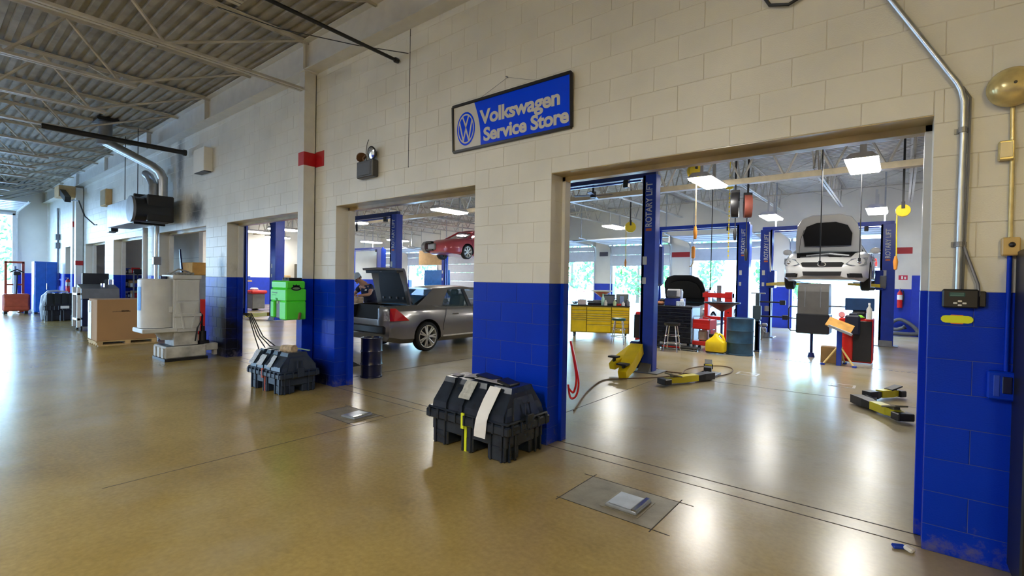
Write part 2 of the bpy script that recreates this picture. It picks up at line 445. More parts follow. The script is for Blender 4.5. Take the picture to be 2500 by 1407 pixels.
def boolean(o, cutters):
    for c in cutters:
        md = o.modifiers.new('cut', 'BOOLEAN'); md.object = c; md.operation = 'DIFFERENCE'; md.solver = 'MANIFOLD' if SOLV == 1 else 'EXACT'
        try: md.material_mode = 'TRANSFER'
        except Exception: pass
    dg = bpy.context.evaluated_depsgraph_get(); dg.update()
    me = D.meshes.new_from_object(o.evaluated_get(dg)); o.modifiers.clear(); o.data = me
    for c in cutters: D.objects.remove(c)
# ------------------------------------------------------------------ setting
BLUE_Z = 1.585; BH = .2032; BL = .4064; X0 = -3.681; LZ = 2.657; WT = 4.72
OPEN = [(-26.07, -24.2), (-22.54, -19.82), (-18.78, -15.36), (-14.43, -11.41), (-10.33, -7.467), (-6.451, -3.681), (-2.665, .133)]
XW, XE = -30.0, 4.2
YF = 17.3           # far wall with the overhead doors
YN = -10.0          # wall behind the camera
CZ = 5.2

b = MB(); b.bb(XW - .5, XE + .3, YN - .3, YF + .3, -.2, 0)
floor = struct(b.build('floor', M_FLOOR))
m_joint = mat('floor_joint_dirt', (0.05, 0.042, 0.03), .8)
def strip(x0, y0, x1, y1, w, m=m_joint, name='joint', z=.0012):
    d = Vector((x1 - x0, y1 - y0, 0)); n = Vector((-d.y, d.x, 0)).normalized() * w / 2
    a = Vector((x0, y0, 0)); c = Vector((x1, y1, 0)); q = MB()
    q.prism([(p.x, p.y) for p in (a - n, c - n, c + n, a + n)], z)
    return q.build(name, m, floor)
for seg in [(-29, .20, 4, .20, .012), (-29, .02, 4, .02, .01), (-2.6, 4.46, 4, 4.75, .014), (-6.9, .3, -6.9, 8, .02), (-3.18, .3, -3.18, 4.2, .01), (.3, .3, .3, 8, .01), (-10.6, .3, -10.6, 8, .014), (-4.6, -.05, -4.6, -3, .006)]:
    strip(*seg)
# trench drain: slotted grate down the middle of the bays
q = MB()
for i in range(90): q.bb(-5 + i * .09, -5 + i * .09 + .05, 7.88 + .3 * (i / 90), 7.93 + .3 * (i / 90), 0, .002)
q.build('drain_slots', M_DARK, floor)
# sawn concrete squares around the two floor covers
m_square = mat('patched_concrete', (0.22, 0.19, 0.13), .45, var=.25, scale=7, bump=.1)
for (xa, xb, ya, yb) in [(-1.945, -1.23, -.875, -.36), (-5.36, -4.71, -.87, -.45)]:
    q = MB(); q.bb(xa, xb, ya, yb, 0, .0008); q.build('concrete_patch', m_square, floor)
    for s in [(xa, ya - .04, xa, yb + .05), (xb, ya - .04, xb, yb + .05), (xa - .08, yb, xb + .1, yb), (xa - .02, ya, xb + .12, ya)]: strip(*s, .007, z=.0016)

# --- dividing block wall
struct_back = MB()
def solid_spans(z):
    if z > LZ: return [(XW, XE)]
    sp = []; x = XW
    for a, c in OPEN: sp.append((x, a)); x = c
    return sp + [(x, XE)]
wallm = MB()
for (z0, z1, mi) in ((0, BLUE_Z, 1), (BLUE_Z, LZ + .001, 0), (LZ + .001, WT, 0)):
    for a, c in solid_spans((z0 + z1) / 2):
        wallm.m = mi; wallm.bb(a + .003, c - .003, .0032, .195, z0, z1)
wall_back = struct(wallm.build('wall_back', [M_MORT_W, M_MORT_B]))
cells = []
for k in range(-8, 16):
    z0 = BLUE_Z + k * BH; z1 = min(z0 + BH, WT); z0 = max(z0, 0)
    off = 0 if k % 2 == 0 else BH
    jobs = []
    if z0 < LZ < z1:
        jobs += [(a, c, z0, z1) for a, c in solid_spans(1)] + [(a, c, LZ, z1) for a, c in OPEN]
    else: jobs = [(a, c, z0, z1) for a, c in solid_spans((z0 + z1) / 2)]
    for a, c, za, zb in jobs:
        anc = a if (zb <= LZ and a > XW) else X0      # below the lintels every pier starts its own bond
        n0 = math.ceil((a - anc - off) / BL - 1e-4); xs = [a]
        x = anc + off + n0 * BL
        while x < c - 1e-3:
            if x - xs[-1] > .03: xs.append(x)
            x += BL
        if c - xs[-1] < .03 and len(xs) > 1: xs.pop()
        xs.append(c)
        for i in range(len(xs) - 1): cells.append((xs[i], xs[i + 1], za, zb))
def block_geo(q, x0, x1, z0, z1, dy=0.0):
    g = .0014; c = .0028; x0 += g; x1 -= g; z0 += g; z1 -= g; y0 = dy; y1 = .2
    o = [(x0, y0 + c, z0), (x1, y0 + c, z0), (x1, y0 + c, z1), (x0, y0 + c, z1)]
    f = [(x0 + c, y0, z0 + c), (x1 - c, y0, z0 + c), (x1 - c, y0, z1 - c), (x0 + c, y0, z1 - c)]
    k = [(x0, y1, z0), (x1, y1, z0), (x1, y1, z1), (x0, y1, z1)]
    fs = [(0, 1, 2, 3)] + [(4 + i, 4 + (i + 1) % 4, (i + 1) % 4, i) for i in range(4)] + [(8 + i, 8 + (i + 1) % 4, 4 + (i + 1) % 4, 4 + i) for i in range(4)] + [(11, 10, 9, 8)]
    q.add(f + o + k, fs)
def inview(p):
    d = Vector(p) - CAM_POS; z = d.dot(FWD)
    if z < .2: return None
    u = 1250 + FPX * d.dot(RGT) / z; v = 703.5 - FPX * d.dot(UPV) / z
    return (u, v, z) if -40 < u < 2540 and -40 < v < 1450 else None
rank = []
for i, (a, c, za, zb) in enumerate(cells):
    w = inview(((a + c) / 2, 0, (za + zb) / 2))
    if w and w[2] > 0: rank.append(((c - a) * (zb - za) / w[2] ** 3, i))
rank.sort(reverse=True); near = set(i for _, i in rank[:300])
share = {}; restw = MB()
for i, (a, c, za, zb) in enumerate(cells):
    blue = za < BLUE_Z - .01; dy = random.uniform(-.0012, .0008)
    if i in near:
        key = (round(c - a, 3), round(zb - za, 3), blue)
        if key not in share:
            q = MB(); block_geo(q, 0, c - a, 0, zb - za); share[key] = q.mesh('block', M_BB if blue else M_WB)
        o = D.objects.new('block', share[key]); COL.objects.link(o); o.parent = wall_back; o.location = (a, dy, za)
    else:
        restw.m = 1 if blue else 0; block_geo(restw, a, c, za, zb, dy)
stuff(restw.build('block_field', [M_WB, M_BB], wall_back))
# steel door frames behind the block jambs, lintel plates
for a, c in OPEN:
    q = MB()
    for x, s in ((a, 1), (c, -1)):
        q.m = 0; q.bb(x - s * .05, x + s * .035, .2, .295, BLUE_Z, LZ, .004); q.m = 1; q.bb(x - s * .05, x + s * .035, .2, .295, 0, BLUE_Z, .004)
    q.build('jamb_frame', [M_STEEL_W, M_BB], wall_back)
    q = MB(); q.bb(a, c, -.001, .2, LZ - .006, LZ); q.bb(a - .05, c + .05, .2, .295, LZ - .05, LZ + .03, .004)
    q.build('lintel', M_LINTEL, wall_back)
# control joint: a narrow dark recess up the wall
q = MB(); q.bb(-4.833, -4.823, -.002, .01, 3.0, WT); q.build('control_joint', M_DARK, wall_back)
# beam on top of the wall
q = MB(); q.bb(XW, XE, -.2, .0, WT, WT + .018); q.bb(XW, XE, -.2, .0, CZ - .035, CZ - .018); q.bb(XW, XE, -.108, -.096, WT + .018, CZ - .035)
for x in (-30, -26, -23, -19, -14.8, -11, -7.1, -3, 1): q.bb(x - .006, x + .006, -.19, -.108, WT + .018, CZ - .035)
beam = struct(q.build('beam', M_STEEL_W))
q = MB(); q.bb(XW, XE, .0, .2, WT, CZ + .03); struct(q.build('wall_upper', M_WALL))

# --- other walls
def twotone(name, x0, x1, y0, y1, z1=CZ + .1, zb=BLUE_Z, z0=0):
    q = MB()
    if zb > z0: q.m = 1; q.bb(x0, x1, y0, y1, z0, zb); q.m = 0; q.bb(x0, x1, y0, y1, zb, z1)
    else: q.bb(x0, x1, y0, y1, z0, z1)
    return q.build(name, [M_WALL, M_WALLB])
# west end of the drive aisle with its overhead door up
q = MB()
for (x0, x1, y0, y1, z0, z1, mi) in [(-30.3, -30, -1.05, 0, 0, 1.585, 1), (-30.3, -30, -1.05, 0, 1.585, CZ, 0), (-30.3, -30, -5.6, -1.05, 4.1, CZ, 0), (-30.3, -30, YN, -5.6, 0, CZ, 0)]:
    q.m = mi; q.bb(x0, x1, y0, y1, z0, z1)
struct(q.build('wall_left', [M_WALL, M_WALLB]))
q = MB(); q.bb(-30.05, -29.9, -1.13, -1.02, 0, 4.15); q.bb(-30.05, -29.9, -5.63, -5.5, 0, 4.15); q.bb(-30.05, -29.9, -5.6, -1.05, 4.08, 4.2)
struct(q.build('trim_1', M_STEEL_W))
q = MB(); xs = [XW - .3, -27.0, -23.4, -21.3, -17.7, XE]     # camera side wall; two unseen door openings added to let daylight in
for i in range(0, 6, 2):
    q.m = 1; q.bb(xs[i], xs[i + 1], YN - .2, YN, 0, BLUE_Z); q.m = 0; q.bb(xs[i], xs[i + 1], YN - .2, YN, BLUE_Z, 3.2)
q.bb(XW - .3, XE, YN - .2, YN, 3.2, CZ + .1); struct(q.build('wall_near', [M_WALL, M_WALLB]))
struct(twotone('wall_right', XE, XE + .2, YN, YF))
struct(twotone('wall_west', -29.4, -29.2, .2, YF))
# far wall: piers between overhead doors
PIER = [.02 - 3.79 * k for k in range(9)]
q = MB(); DZ = 3.5
for x in PIER:
    q.m = 1; q.bb(x - .52, x + .52, YF, YF + .25, 0, BLUE_Z); q.m = 0; q.bb(x - .52, x + .52, YF, YF + .25, BLUE_Z, DZ)
q.m = 0; q.bb(-29.3, XE, YF, YF + .25, DZ, CZ + .1)
q.m = 1; q.bb(.54, XE, YF, YF + .25, 0, BLUE_Z + .45); q.m = 0; q.bb(.54, XE, YF, YF + .25, BLUE_Z + .45, DZ)
wall_far = struct(q.build('wall_far', [M_WALL, M_WALLB]))
q = MB(); q.bb(.28, .6, YF - .12, YF, 0, 2.05); struct(q.build('trim_2', M_WALLB))
m_door = mat('overhead_door_panel', (0.66, 0.71, 0.78), .3, var=.05)
openz = [2.31, 2.64, 2.44, 2.65, .02, .02, 2.55, .02]
for k in range(8):
    x1 = PIER[k] - .52; x0 = PIER[k + 1] + .52; zo = openz[k]
    dn = D.objects.new('door_%d' % (k + 1), None); COL.objects.link(dn); dn.location = ((x0 + x1) / 2, YF, 0); struct(dn)
    w = x1 - x0; z = zo; i = 0
    while z < 3.35:
        h = min(.52, 3.4 - z); p = MB(); p.bb(-w / 2 - .05, w / 2 + .05, -.09, -.045, z, z + h - .008, .006)
        p.bb(-w / 2, w / 2, -.094, -.088, z + h * .3, z + h * .36); p.bb(-w / 2, w / 2, -.094, -.088, z + h * .62, z + h * .68)
        p.build('door_panel', m_door, dn); z += h; i += 1
    nh = int((zo) / .53)
    for j in range(nh):
        y0 = -.35 - j * .53; p = MB(); p.bb(-w / 2 - .05, w / 2 + .05, y0 - .52, y0, 3.42 + .02 * j, 3.465 + .02 * j, .006)
        p.build('door_panel', m_door, dn)
    p = MB()
    for s in (-1, 1):
        xx = s * (w / 2 + .08)
        p.tube([(xx, -.06, 0), (xx, -.06, 3.05), (xx, -.12, 3.3), (xx, -.35, 3.43), (xx, -3.1, 3.55)], .028, 4)
        p.bb(xx - .02, xx + .02, -2.9, -2.86, 3.55, 5.1); p.bb(xx - .02, xx + .02, -.25, -.0, 3.4, 3.75)
    p.cyl((-w / 2 - .1, -.2, 3.72), (w / 2 + .1, -.2, 3.72), .035, n=8)
    p.build('track', M_GALV, dn)
# open overhead door of the aisle: panels lying under the roof
dn = D.objects.new('door_9', None); COL.objects.link(dn); dn.location = (-29.9, -3.3, 4.15); struct(dn)
for j in range(6):
    p = MB(); p.bb(.3 + j * .53, .3 + j * .53 + .52, -2.25, 2.25, .1 + .015 * j, .145 + .015 * j, .006); p.build('door_panel', m_door, dn)
p = MB()
for s in (-1, 1): p.tube([(0.02, s * 2.3, -4.1), (.02, s * 2.3, -.2), (.1, s * 2.3, .0), (.3, s * 2.3, .1), (3.6, s * 2.3, .2)], .04, 4)
p.build('track', M_STEEL_W, dn)

# --- roof deck, joists, girder
prof = []; y = YN - .3; P = .1524
while y < YF + .3:
    prof += [(y, CZ), (y + .07, CZ), (y + .082, CZ + .04), (y + .14, CZ + .04)]; y += P
q = MB(); n = len(prof)
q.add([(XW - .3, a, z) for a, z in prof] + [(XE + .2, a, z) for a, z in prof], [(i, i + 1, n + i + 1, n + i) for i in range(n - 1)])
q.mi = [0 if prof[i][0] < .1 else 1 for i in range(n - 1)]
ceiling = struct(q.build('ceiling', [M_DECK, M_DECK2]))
q = MB(); q.bb(XW - .3, XE + .2, YN - .3, YF + .3, CZ + .06, CZ + .1); q.build('roof_board', M_DARK, ceiling)
JX = [-5.39 - 1.855 * k for k in range(-5, 14)]
def chords(q, y0, y1, yb0, yb1, zt=CZ - .012, zb=4.42):
    for s in (-.035, .035):
        q.bb(s - .025, s + .025, y0, y1, zt - .012, zt); q.bb(s * .4 - .004, s * .4 + .004, y0, y1, zt - .055, zt - .012)
        q.bb(s - .025, s + .025, yb0, yb1, zb, zb + .01); q.bb(s * .4 - .004, s * .4 + .004, yb0, yb1, zb + .01, zb + .05)
def webs(q, nodes):
    for (a, za), (c, zc) in zip(nodes[:-1], nodes[1:]): q.cyl((0, a, za), (0, c, zc), .021, n=5, cap=False)
nodes = [(-.22, CZ - .04), (-1.95, 4.45)]; yy = -1.95
while yy > -8: nodes += [(yy - .6, CZ - .05), (yy - 1.2, 4.45)]; yy -= 1.2
nodes += [(-9.85, CZ - .04)]
qa = MB(); chords(qa, -10, -.03, -8.4, -1.75); m_ja = qa.mesh('roof_joist', M_JOIST)
qa2 = MB(); chords(qa2, -10, -.03, -8.4, -.12); m_ja2 = qa2.mesh('roof_joist', M_JOIST)
web_m = []
for i in range(7):
    q = MB(); webs(q, nodes[i:i + 2]); web_m.append(q.mesh('web', M_JOIST, 60))
q = MB(); webs(q, nodes[7:]); web_rest = q.mesh('web', M_JOIST, 60)
q = MB(); webs(q, nodes); web_all = q.mesh('web', M_JOIST, 60)
for x in JX:
    full = abs(x + 7.245) < .2
    o = D.objects.new('roof_joist', m_ja2 if full else m_ja); COL.objects.link(o); o.parent = ceiling; o.location = (x if not full else -7.1, 0, 0)
    if -17 < x < -3.6:
        for wmesh in web_m + [web_rest]:
            c = D.objects.new('web', wmesh); COL.objects.link(c); c.parent = o
        stuff(c)
    else:
        c = D.objects.new('web', web_all); COL.objects.link(c); c.parent = o; stuff(c)
    if full:
        q = MB(); q.bb(-.012, .012, -.16, -.13, 4.45, CZ); q.build('web', M_JOIST, o)
# garage joists, two spans
for (ya, yb) in ((.2, 8.45), (8.75, YF)):
    nd = [(ya + .1, CZ - .04)]; yy = ya + .9
    while yy < yb - .8: nd += [(yy, 4.45), (yy + .45, CZ - .05)]; yy += .9
    nd += [(yb - .1, CZ - .04)]
    q = MB(); chords(q, ya, yb, ya + .8, yb - .8); mj = q.mesh('roof_joist', M_JOIST)
    q = MB(); webs(q, nd); mwb = q.mesh('web', M_JOIST, 60)
    for x in JX:
        o = D.objects.new('roof_joist', mj); COL.objects.link(o); o.parent = ceiling; o.location = (x, 0, 0)
        c = D.objects.new('web', mwb); COL.objects.link(c); c.parent = o; stuff(c)
# girder line down the bays
q = MB(); q.bb(-29.2, XE, 8.5, 8.7, 4.03, 4.16); q.bb(-29.2, XE, 8.5, 8.7, CZ - .12, CZ - .02)
girder = q.build('roof_girder', mat('tan_steel_paint', (.50, .43, .30), .4), ceiling)
q = MB(); x = -28.8
while x < XE - .5: q.cyl((x, 8.6, 4.1), (x + .46, 8.6, CZ - .1), .028, n=5, cap=False); q.cyl((x + .46, 8.6, CZ - .1), (x + .92, 8.6, 4.1), .028, n=5, cap=False); x += .92
stuff(q.build('web', M_JOIST, girder))
# bridging rods between joists
q = MB()
for yb_ in (-1.98, -4.4, 3.3, 6.0, 11.6, 14.5):
    for i in range(len(JX) - 1):
        a, c = JX[i], JX[i + 1]
        q.cyl((a, yb_, 4.43), (c, yb_, CZ - .03), .011, n=4, cap=False)
        if yb_ > 0: q.cyl((c, yb_, 4.43), (a, yb_, CZ - .03), .011, n=4, cap=False)
for z in (4.44,):
    for yb_ in (4.6, 13.0): q.cyl((-29, yb_, z), (XE, yb_, z), .02, n=5)
stuff(q.build('bridging_rods', M_JOIST, ceiling))

# --- outside
q = MB(); q.bb(-110, 60, YF + .3, 95, -.15, -.02); q.bb(-110, XW - .5, -50, YF + .3, -.15, -.02); q.bb(XW - .5, 60, -50, YN - .3, -.15, -.02)
struct(q.build('ground', mat('concrete_apron', (0.50, 0.50, 0.48), .8)))
m_leaf = mat('tree_leaves', (0.10, 0.42, 0.08), .6, var=.45, scale=1.2)
m_trunk = mat('tree_bark', (0.12, 0.09, 0.06), .9)
rt = random.Random(3)
def tree(x, y, h, r, label):
    t = thing('tree', label, 'tree', (x, y, -.02), 0, None)
    p = MB(); p.tube([(0, 0, 0), (.05, 0, h * .3), (0, .1, h * .75)], [.16, .12, .05], 7); p.build('trunk', m_trunk, t)
    p = MB()
    for _ in range(900):
        d = Vector((rt.gauss(0, 1), rt.gauss(0, 1), rt.gauss(0, 1))).normalized() * rt.uniform(.45, 1) ** .5
        c = Vector((d.x * r, d.y * r, h * .55 + d.z * h * .46)); s = rt.uniform(.13, .3)
        u = Vector((rt.gauss(0, 1), rt.gauss(0, 1), rt.gauss(0, 1))).normalized(); w = u.orthogonal().normalized()
        p.add([c - u * s, c + w * s * .5, c + u * s, c - w * s * .5], [(0, 1, 2, 3)])
    stuff(p.build('leaves', m_leaf, t))
tree(-12.5, 33, 6.5, 2.6, 'bushy tree outside, seen past the yellow tool chest through the doorway')
tree(-17.5, 35, 6.0, 2.8, 'bushy tree outside, beyond the doorway behind the blue lift post')
tree(-23.5, 34, 7.5, 3.2, 'taller bushy tree outside, beyond the doorway right of the shop press')
tree(-7, 40, 5.0, 2.6, 'low bushy tree outside beyond the doorway with the yellow hoist')
tree(-36, 30, 8.0, 4.0, 'large tree outside behind the doorway under the raised red car')
tree(-29, 37, 7.5, 3.2, 'second large tree outside near the doorway under the raised red car')
tree(-52, 1.5, 7.5, 3.4, 'tree outside the open end door of the drive aisle')
# ------------------------------------------------------------------ ceiling lights
def light_fixture(x, y, label, m=None, w=.5, L=1.28, z=3.9, hang=True, group='fluorescent lights of the service bays'):
    t = thing('ceiling_light', label, 'light', (x, y, z), 0, group)
    q = MB(); q.add([(-w / 2, -L / 2, 0), (w / 2, -L / 2, 0), (w / 2, L / 2, 0), (-w / 2, L / 2, 0), (-w * .3, -L / 2, .1), (w * .3, -L / 2, .1), (w * .3, L / 2, .1), (-w * .3, L / 2, .1)],
                   [(4, 5, 6, 7), (0, 1, 5, 4), (2, 3, 7, 6), (1, 2, 6, 5), (3, 0, 4, 7)])
    q.build('housing', M_STEEL_W, t)
    q = MB(); q.bb(-w / 2 + .01, w / 2 - .01, -L / 2 + .01, L / 2 - .01, -.05, .0, .02); q.build('diffuser', m or M_TUBE, t)
    if hang:
        q = MB()
        for s in (-1, 1): q.bb(-.03, .03, s * .45 - .02, s * .45 + .02, .1, 4.45 - z, 0)
        q.build('hanger', M_STEEL_W, t)
    return t
L1 = [(-.6, 'nearest service bay light, seen end on high in the right doorway'), (-3.4, 'bright bay light hanging just left of the tan girder end'),
      (-11.65, 'bay light seen at the top of the middle doorway'), (-17.3, 'bay light behind the crossbeam in the middle doorway'),
      (-23.0, 'bay light behind the blue lift post above the green unit'), (-25.6, 'long bay light at the left of the doorway with the green unit')]
L2 = [(-.6, 'far bay light above the raised white car'), (-3.4, 'far bay light to the right of the hose reels'), (-9.1, 'far bay light next to the yellow cord reel'),
      (-17.3, 'far bay light behind the raised red car'), (-23.0, 'far bay light right of the dark lift post in the middle doorway'), (-25.6, 'far bay light left of the dark lift post in the middle doorway')]
for x, lb in L1: light_fixture(x, 7.25, lb)
for x, lb in L2: light_fixture(x, 14.0, lb)
light_fixture(-27.9, 9.3, 'lowest looking of the lights behind the blue post above the green unit')
for x, wd, mm in ((1.6, 'nearest', M_FILL3), (-2.6, 'second', M_FILL4), (-8.7, 'third', M_FILL2), (-13.2, 'farthest', M_FILL2)): light_fixture(x, -6.6, 'unseen fill strip added over the drive aisle behind the viewpoint, ' + wd + ' one', mm, .35, 2.4, 4.2, group='added fill lights of the drive aisle')

# ------------------------------------------------------------------ things on the dividing wall
m_signb = mat('sign_blue', (0.001, 0.06, 0.95), .12, var=0)
m_signw = mat('sign_white', (0.62, 0.63, 0.62), .15, var=0)
m_signf = mat('sign_frame_black', (0.01, 0.01, 0.012), .3, var=0)
t = thing('wall_sign', 'black framed blue and white service store sign with round emblem on block wall', 'sign', (-3.225, -.022, 3.31))
t.rotation_euler = (math.radians(2.5), 0, 0)
hw, hh = .785, .252
q = MB(); q.bb(-hw, hw, 0, .012, -hh, hh); q.build('backing', M_GREYP, t)
q = MB()
for s in (-1, 1): q.bb(-hw, hw, -.02, .014, s * hh - .015, s * hh + .015, .004); q.bb(s * hw - .013, s * hw + .013, -.02, .014, -hh, hh, .004)
q.build('frame', m_signf, t)
TS = tr(0, -.004, 0) @ FACE
edge = [(-.475 + .02 + .085 * (i / 10) + .03 * math.sin(i / 10 * PI), hh - .012 - i / 10 * (2 * hh - .024)) for i in range(11)]
q = MB(); q.prism([(-hw + .012, hh - .012), (-hw + .012, -hh + .012)] + edge[::-1], .004, TS @ tr(0, 0, -.004)); q.build('white_field', m_signw, t)
q = MB(); q.prism([(hw - .012, -hh + .012), (hw - .012, hh - .012)] + edge, .004, TS @ tr(0, 0, -.004)); q.build('blue_field', m_signb, t)
text_obj('lettering', 'Volkswagen', .205, m_signw, t, TS @ tr(-.365, -.012, .001), .001, .007, sx=1.09, spacing=.96)
text_obj('lettering', 'Service Store', .192, m_signw, t, TS @ tr(-.325, -.196, .001), .001, .007, sx=1.09, spacing=.96)
q = MB(); E = TS @ tr(-.585, -.022, .0015) @ Matrix.Diagonal((.8, 1.06, 1, 1))
def ring2(q, r0, r1, M, n=36, d=.0015):
    for i in range(n):
        a0 = 2 * PI * i / n; a1 = 2 * PI * (i + 1) / n
        q.prism([(r0 * math.cos(a0), r0 * math.sin(a0)), (r1 * math.cos(a0), r1 * math.sin(a0)), (r1 * math.cos(a1), r1 * math.sin(a1)), (r0 * math.cos(a1), r0 * math.sin(a1))], d, M)
q.prism([(.172 * math.cos(2 * PI * i / 36), .172 * math.sin(2 * PI * i / 36)) for i in range(36)], .0012, E); q.build('emblem_disc', m_signb, t)
q = MB(); ring2(q, .137, .152, E @ tr(0, 0, .0013))
def stroke(q, pts, w, M, d=.0015):
    for (x0, y0), (x1, y1) in zip(pts[:-1], pts[1:]):
        n = Vector((y0 - y1, x1 - x0)).normalized() * w / 2; e = Vector((x1 - x0, y1 - y0)).normalized() * w * .3
        q.prism([(x0 - n.x - e.x, y0 - n.y - e.y), (x1 - n.x + e.x, y1 - n.y + e.y), (x1 + n.x + e.x, y1 + n.y + e.y), (x0 + n.x - e.x, y0 + n.y - e.y)], d, M)
EM = E @ tr(0, 0, .0013)
stroke(q, [(-.058, .128), (0, .022), (.058, .128)], .022, EM)
stroke(q, [(-.118, .072), (-.052, -.122), (0, .002), (.052, -.122), (.118, .072)], .022, EM)
q.build('emblem_ring', m_signw, t)
q = MB(); q.tube([(-.42, .0, hh), (.0, .02, .405), (.45, 0, hh)], .0022, 4); q.cyl((0, .022, .405), (0, -.008, .405), .007, n=8); q.build('hanging_wire', M_GREYM, t)

# emergency light
t = thing('emergency_light', 'dark grey twin emergency light box with one lamp head hanging broken', 'lamp', (-5.62, -.002, 3.07))
q = MB(); q.bb(-.18, .18, -.10, .002, -.115, .11, .012); q.bb(-.14, .14, -.106, -.098, -.09, .08, .004); q.build('housing', mat('dark_grey_plastic', (.055, .055, .06), .4), t)
q = MB(); M = tr(.12, -.06, .2) @ rotx(PI / 2 + .15) @ rotz(.3)
q.lathe([(.0, -.045), (.05, -.035), (.085, .0), (.09, .012), (.08, .02)], 18, M); q.cyl((.12, -.05, .1), (.12, -.05, .15), .012); q.build('lamp_head', M_DARK, t, 40)
q = MB(); q.lathe([(.0, .03), (.05, .026), (.08, .018)], 18, M); q.build('lens', M_CHROME, t, 40)
q = MB(); q.lathe([(.07, .0), (.05, .04), (.02, .06)], 12, tr(-.1, -.08, .17) @ roty(-.9)); q.tube([(-.08, -.05, .1), (-.09, -.06, .16), (-.04, -.05, .2)], .012); q.build('broken_lamp_head', mat('rusty_metal', (.2, .11, .06), .6), t, 40)
q = MB(); q.tube([(-.07, -.02, .1), (-.08, -.02, .25), (-.07, -.01, .37), (-.05, 0, .42)], .004, 5); q.build('wire', M_DARK, t)

# wall speakers, junction boxes
t = thing('wall_speaker', 'large beige wall speaker with dark underside under the roof beam', 'speaker', (-11.34, -.002, 3.98))
q = MB(); q.bb(-.3, .28, -.17, 0, -.23, .25, .01); q.build('cabinet', M_WALL, t)
q = MB(); q.bb(-.27, .25, -.16, -.02, -.245, -.228); q.build('grille', M_DARK, t)
t = thing('wall_speaker', 'small tan wall speaker beside the silver unit heater', 'speaker', (-19.3, -.002, 3.97))
q = MB(); q.bb(-.33, .33, -.16, 0, -.25, .25, .01); q.build('cabinet', M_TAN, t)
q = MB(); q.bb(-.3, .3, -.167, -.158, -.22, .22); q.build('grille', mat('tan_cloth', (.34, .26, .15), .8), t)

# steel columns with red bands
def column(x0, x1, label, H=WT, front=-.191, pipe=False):
    t = thing('steel_column', label, 'column', ((x0 + x1) / 2, front / 2, 0)); w = (x1 - x0) / 2; d = -front / 2
    for (z0, z1, nm, mm) in ((0, BLUE_Z, 'blue_base', M_BB), (BLUE_Z, 3.30, 'shaft', M_STEEL_W), (3.30, 3.50, 'red_band', M_REDSTRIPE), (3.50, H, 'shaft', M_STEEL_W)):
        q = MB(); g = .002 if nm == 'red_band' else 0
        q.bb(-w - g, w + g, -d - g, -d + .012, z0, z1); q.bb(-w, w, d - .012, d - .001, z0, z1); q.bb(-.05 - g, w + g, -d + .012, d - .001, z0, z1)
        if nm == 'shaft' and z1 == H: q.bb(-w - .04, w + .04, -d - .03, d, H - .02, H)
        q.build(nm, mm, t)
    q = MB(); q.bb(w, w + .24, d - .005, d - .0005, 3.29, 3.52); q.bb(-w - .2, -w, d - .005, d - .0005, 3.29, 3.52); q.build('red_band', M_REDSTRIPE, t)
    return t
column(-7.20, -7.04, 'white steel wall column with red band and blue base beside the green unit')
column(-23.9, -23.55, 'far steel wall column with red band near the fire extinguisher')

# black rods under the roof
q = MB(); q.cyl((0, 0, 0), (0, -3.6, .06), .022, n=8); q.cyl((0, .0, 0), (0, -.05, 0), .034, n=8)
tag(q.build('black_pipe', M_DARK, None, 60, loc=(-5.04, -.02, 4.372)), 'thin black pipe running out from the wall high above the emergency light', 'pipe')
q = MB(); q.cyl((0, 0, 0), (0, -2.3, .0), .05, n=10); q.cyl((0, 0, 0), (0, -.06, 0), .065, n=10)
tag(q.build('black_pipe', M_DARK, None, 60, loc=(-12.3, -.1, 4.292)), 'thick black pipe under the roof in front of the metal flue', 'pipe')
q = MB(); q.tube([(0, 0, 0), (-.6, -.35, .14), (-1.5, -.9, .4), (-2.3, -1.4, .75)], .006, 5)
tag(q.build('sagging_cable', M_DARK, None, loc=(-4.85, -.01, 4.42)), 'thin dark cable sagging from the wall joint up to the roof deck', 'cable')

# unit heater
t = thing('unit_heater', 'galvanised unit heater with black blower hung on the wall above the parts washer', 'heater', (-14.55, -.47, 3.06))
q = MB(); q.bb(-1.3, 1.1, -.27, .25, -.27, .3, .01); q.build('heater_box', M_GALV, t)
q = MB(); q.bb(1.1, 1.16, -.3, .3, -.32, .36, .01); q.bb(1.16, 1.75, -.2, .3, -.28, .3, .02); q.build('blower_frame', M_DARK, t)
q = MB(); q.lathe([(0, 0), (.2, .0), (.27, .02), (.27, .66), (0, .66)], 22, tr(1.5, -.42, -.03) @ rotx(-PI / 2)); q.build('blower_drum', M_BLACKP, t, 40)
q = MB(); q.lathe([(.24, 0), (.285, .0), (.285, .05), (.24, .05)], 22, tr(1.5, -.45, -.03) @ rotx(-PI / 2)); q.build('drum_ring', M_GREYM, t, 40)
q = MB()
for k in range(4): q.bb(-1.5, -1.3, -.2, .1, -.24 + .13 * k, -.17 + .13 * k, .01)
q.bb(-1.72, -1.5, -.15, .0, -.34, -.2, .01); q.build('control_gear', M_DARK, t)
q = MB(); q.bb(-1.95, -1.72, -.15, .0, -.36, -.16, .006); q.build('junction_box', M_GREYM, t)
q = MB(); q.tube([(1.0, .1, .3), (1.0, .1, .62), (.72, .1, .85), (.45, .1, .95)], .09, 10); q.build('elbow_pipe', M_GALV, t, 40)
q = MB()
for x in (-.9, .2): q.cyl((x, 0, .3), (x, 0, 2.05), .009, n=5)
q.build('hanger_rod', M_DARK, t)
t = thing('metal_flue', 'round galvanised flue rising from the unit heater to the roof', 'flue', (-13.5, -.3, 3.4))
q = MB(); q.cyl((0, .1, 0), (0, .1, .5), .1, n=14); q.tube([(0, .1, .45), (-.02, .05, .6), (-.12, -.05, .72), (-1.0, -.75, 1.28)], .1, 12); q.build('flue_pipe', M_GALV, t, 50)
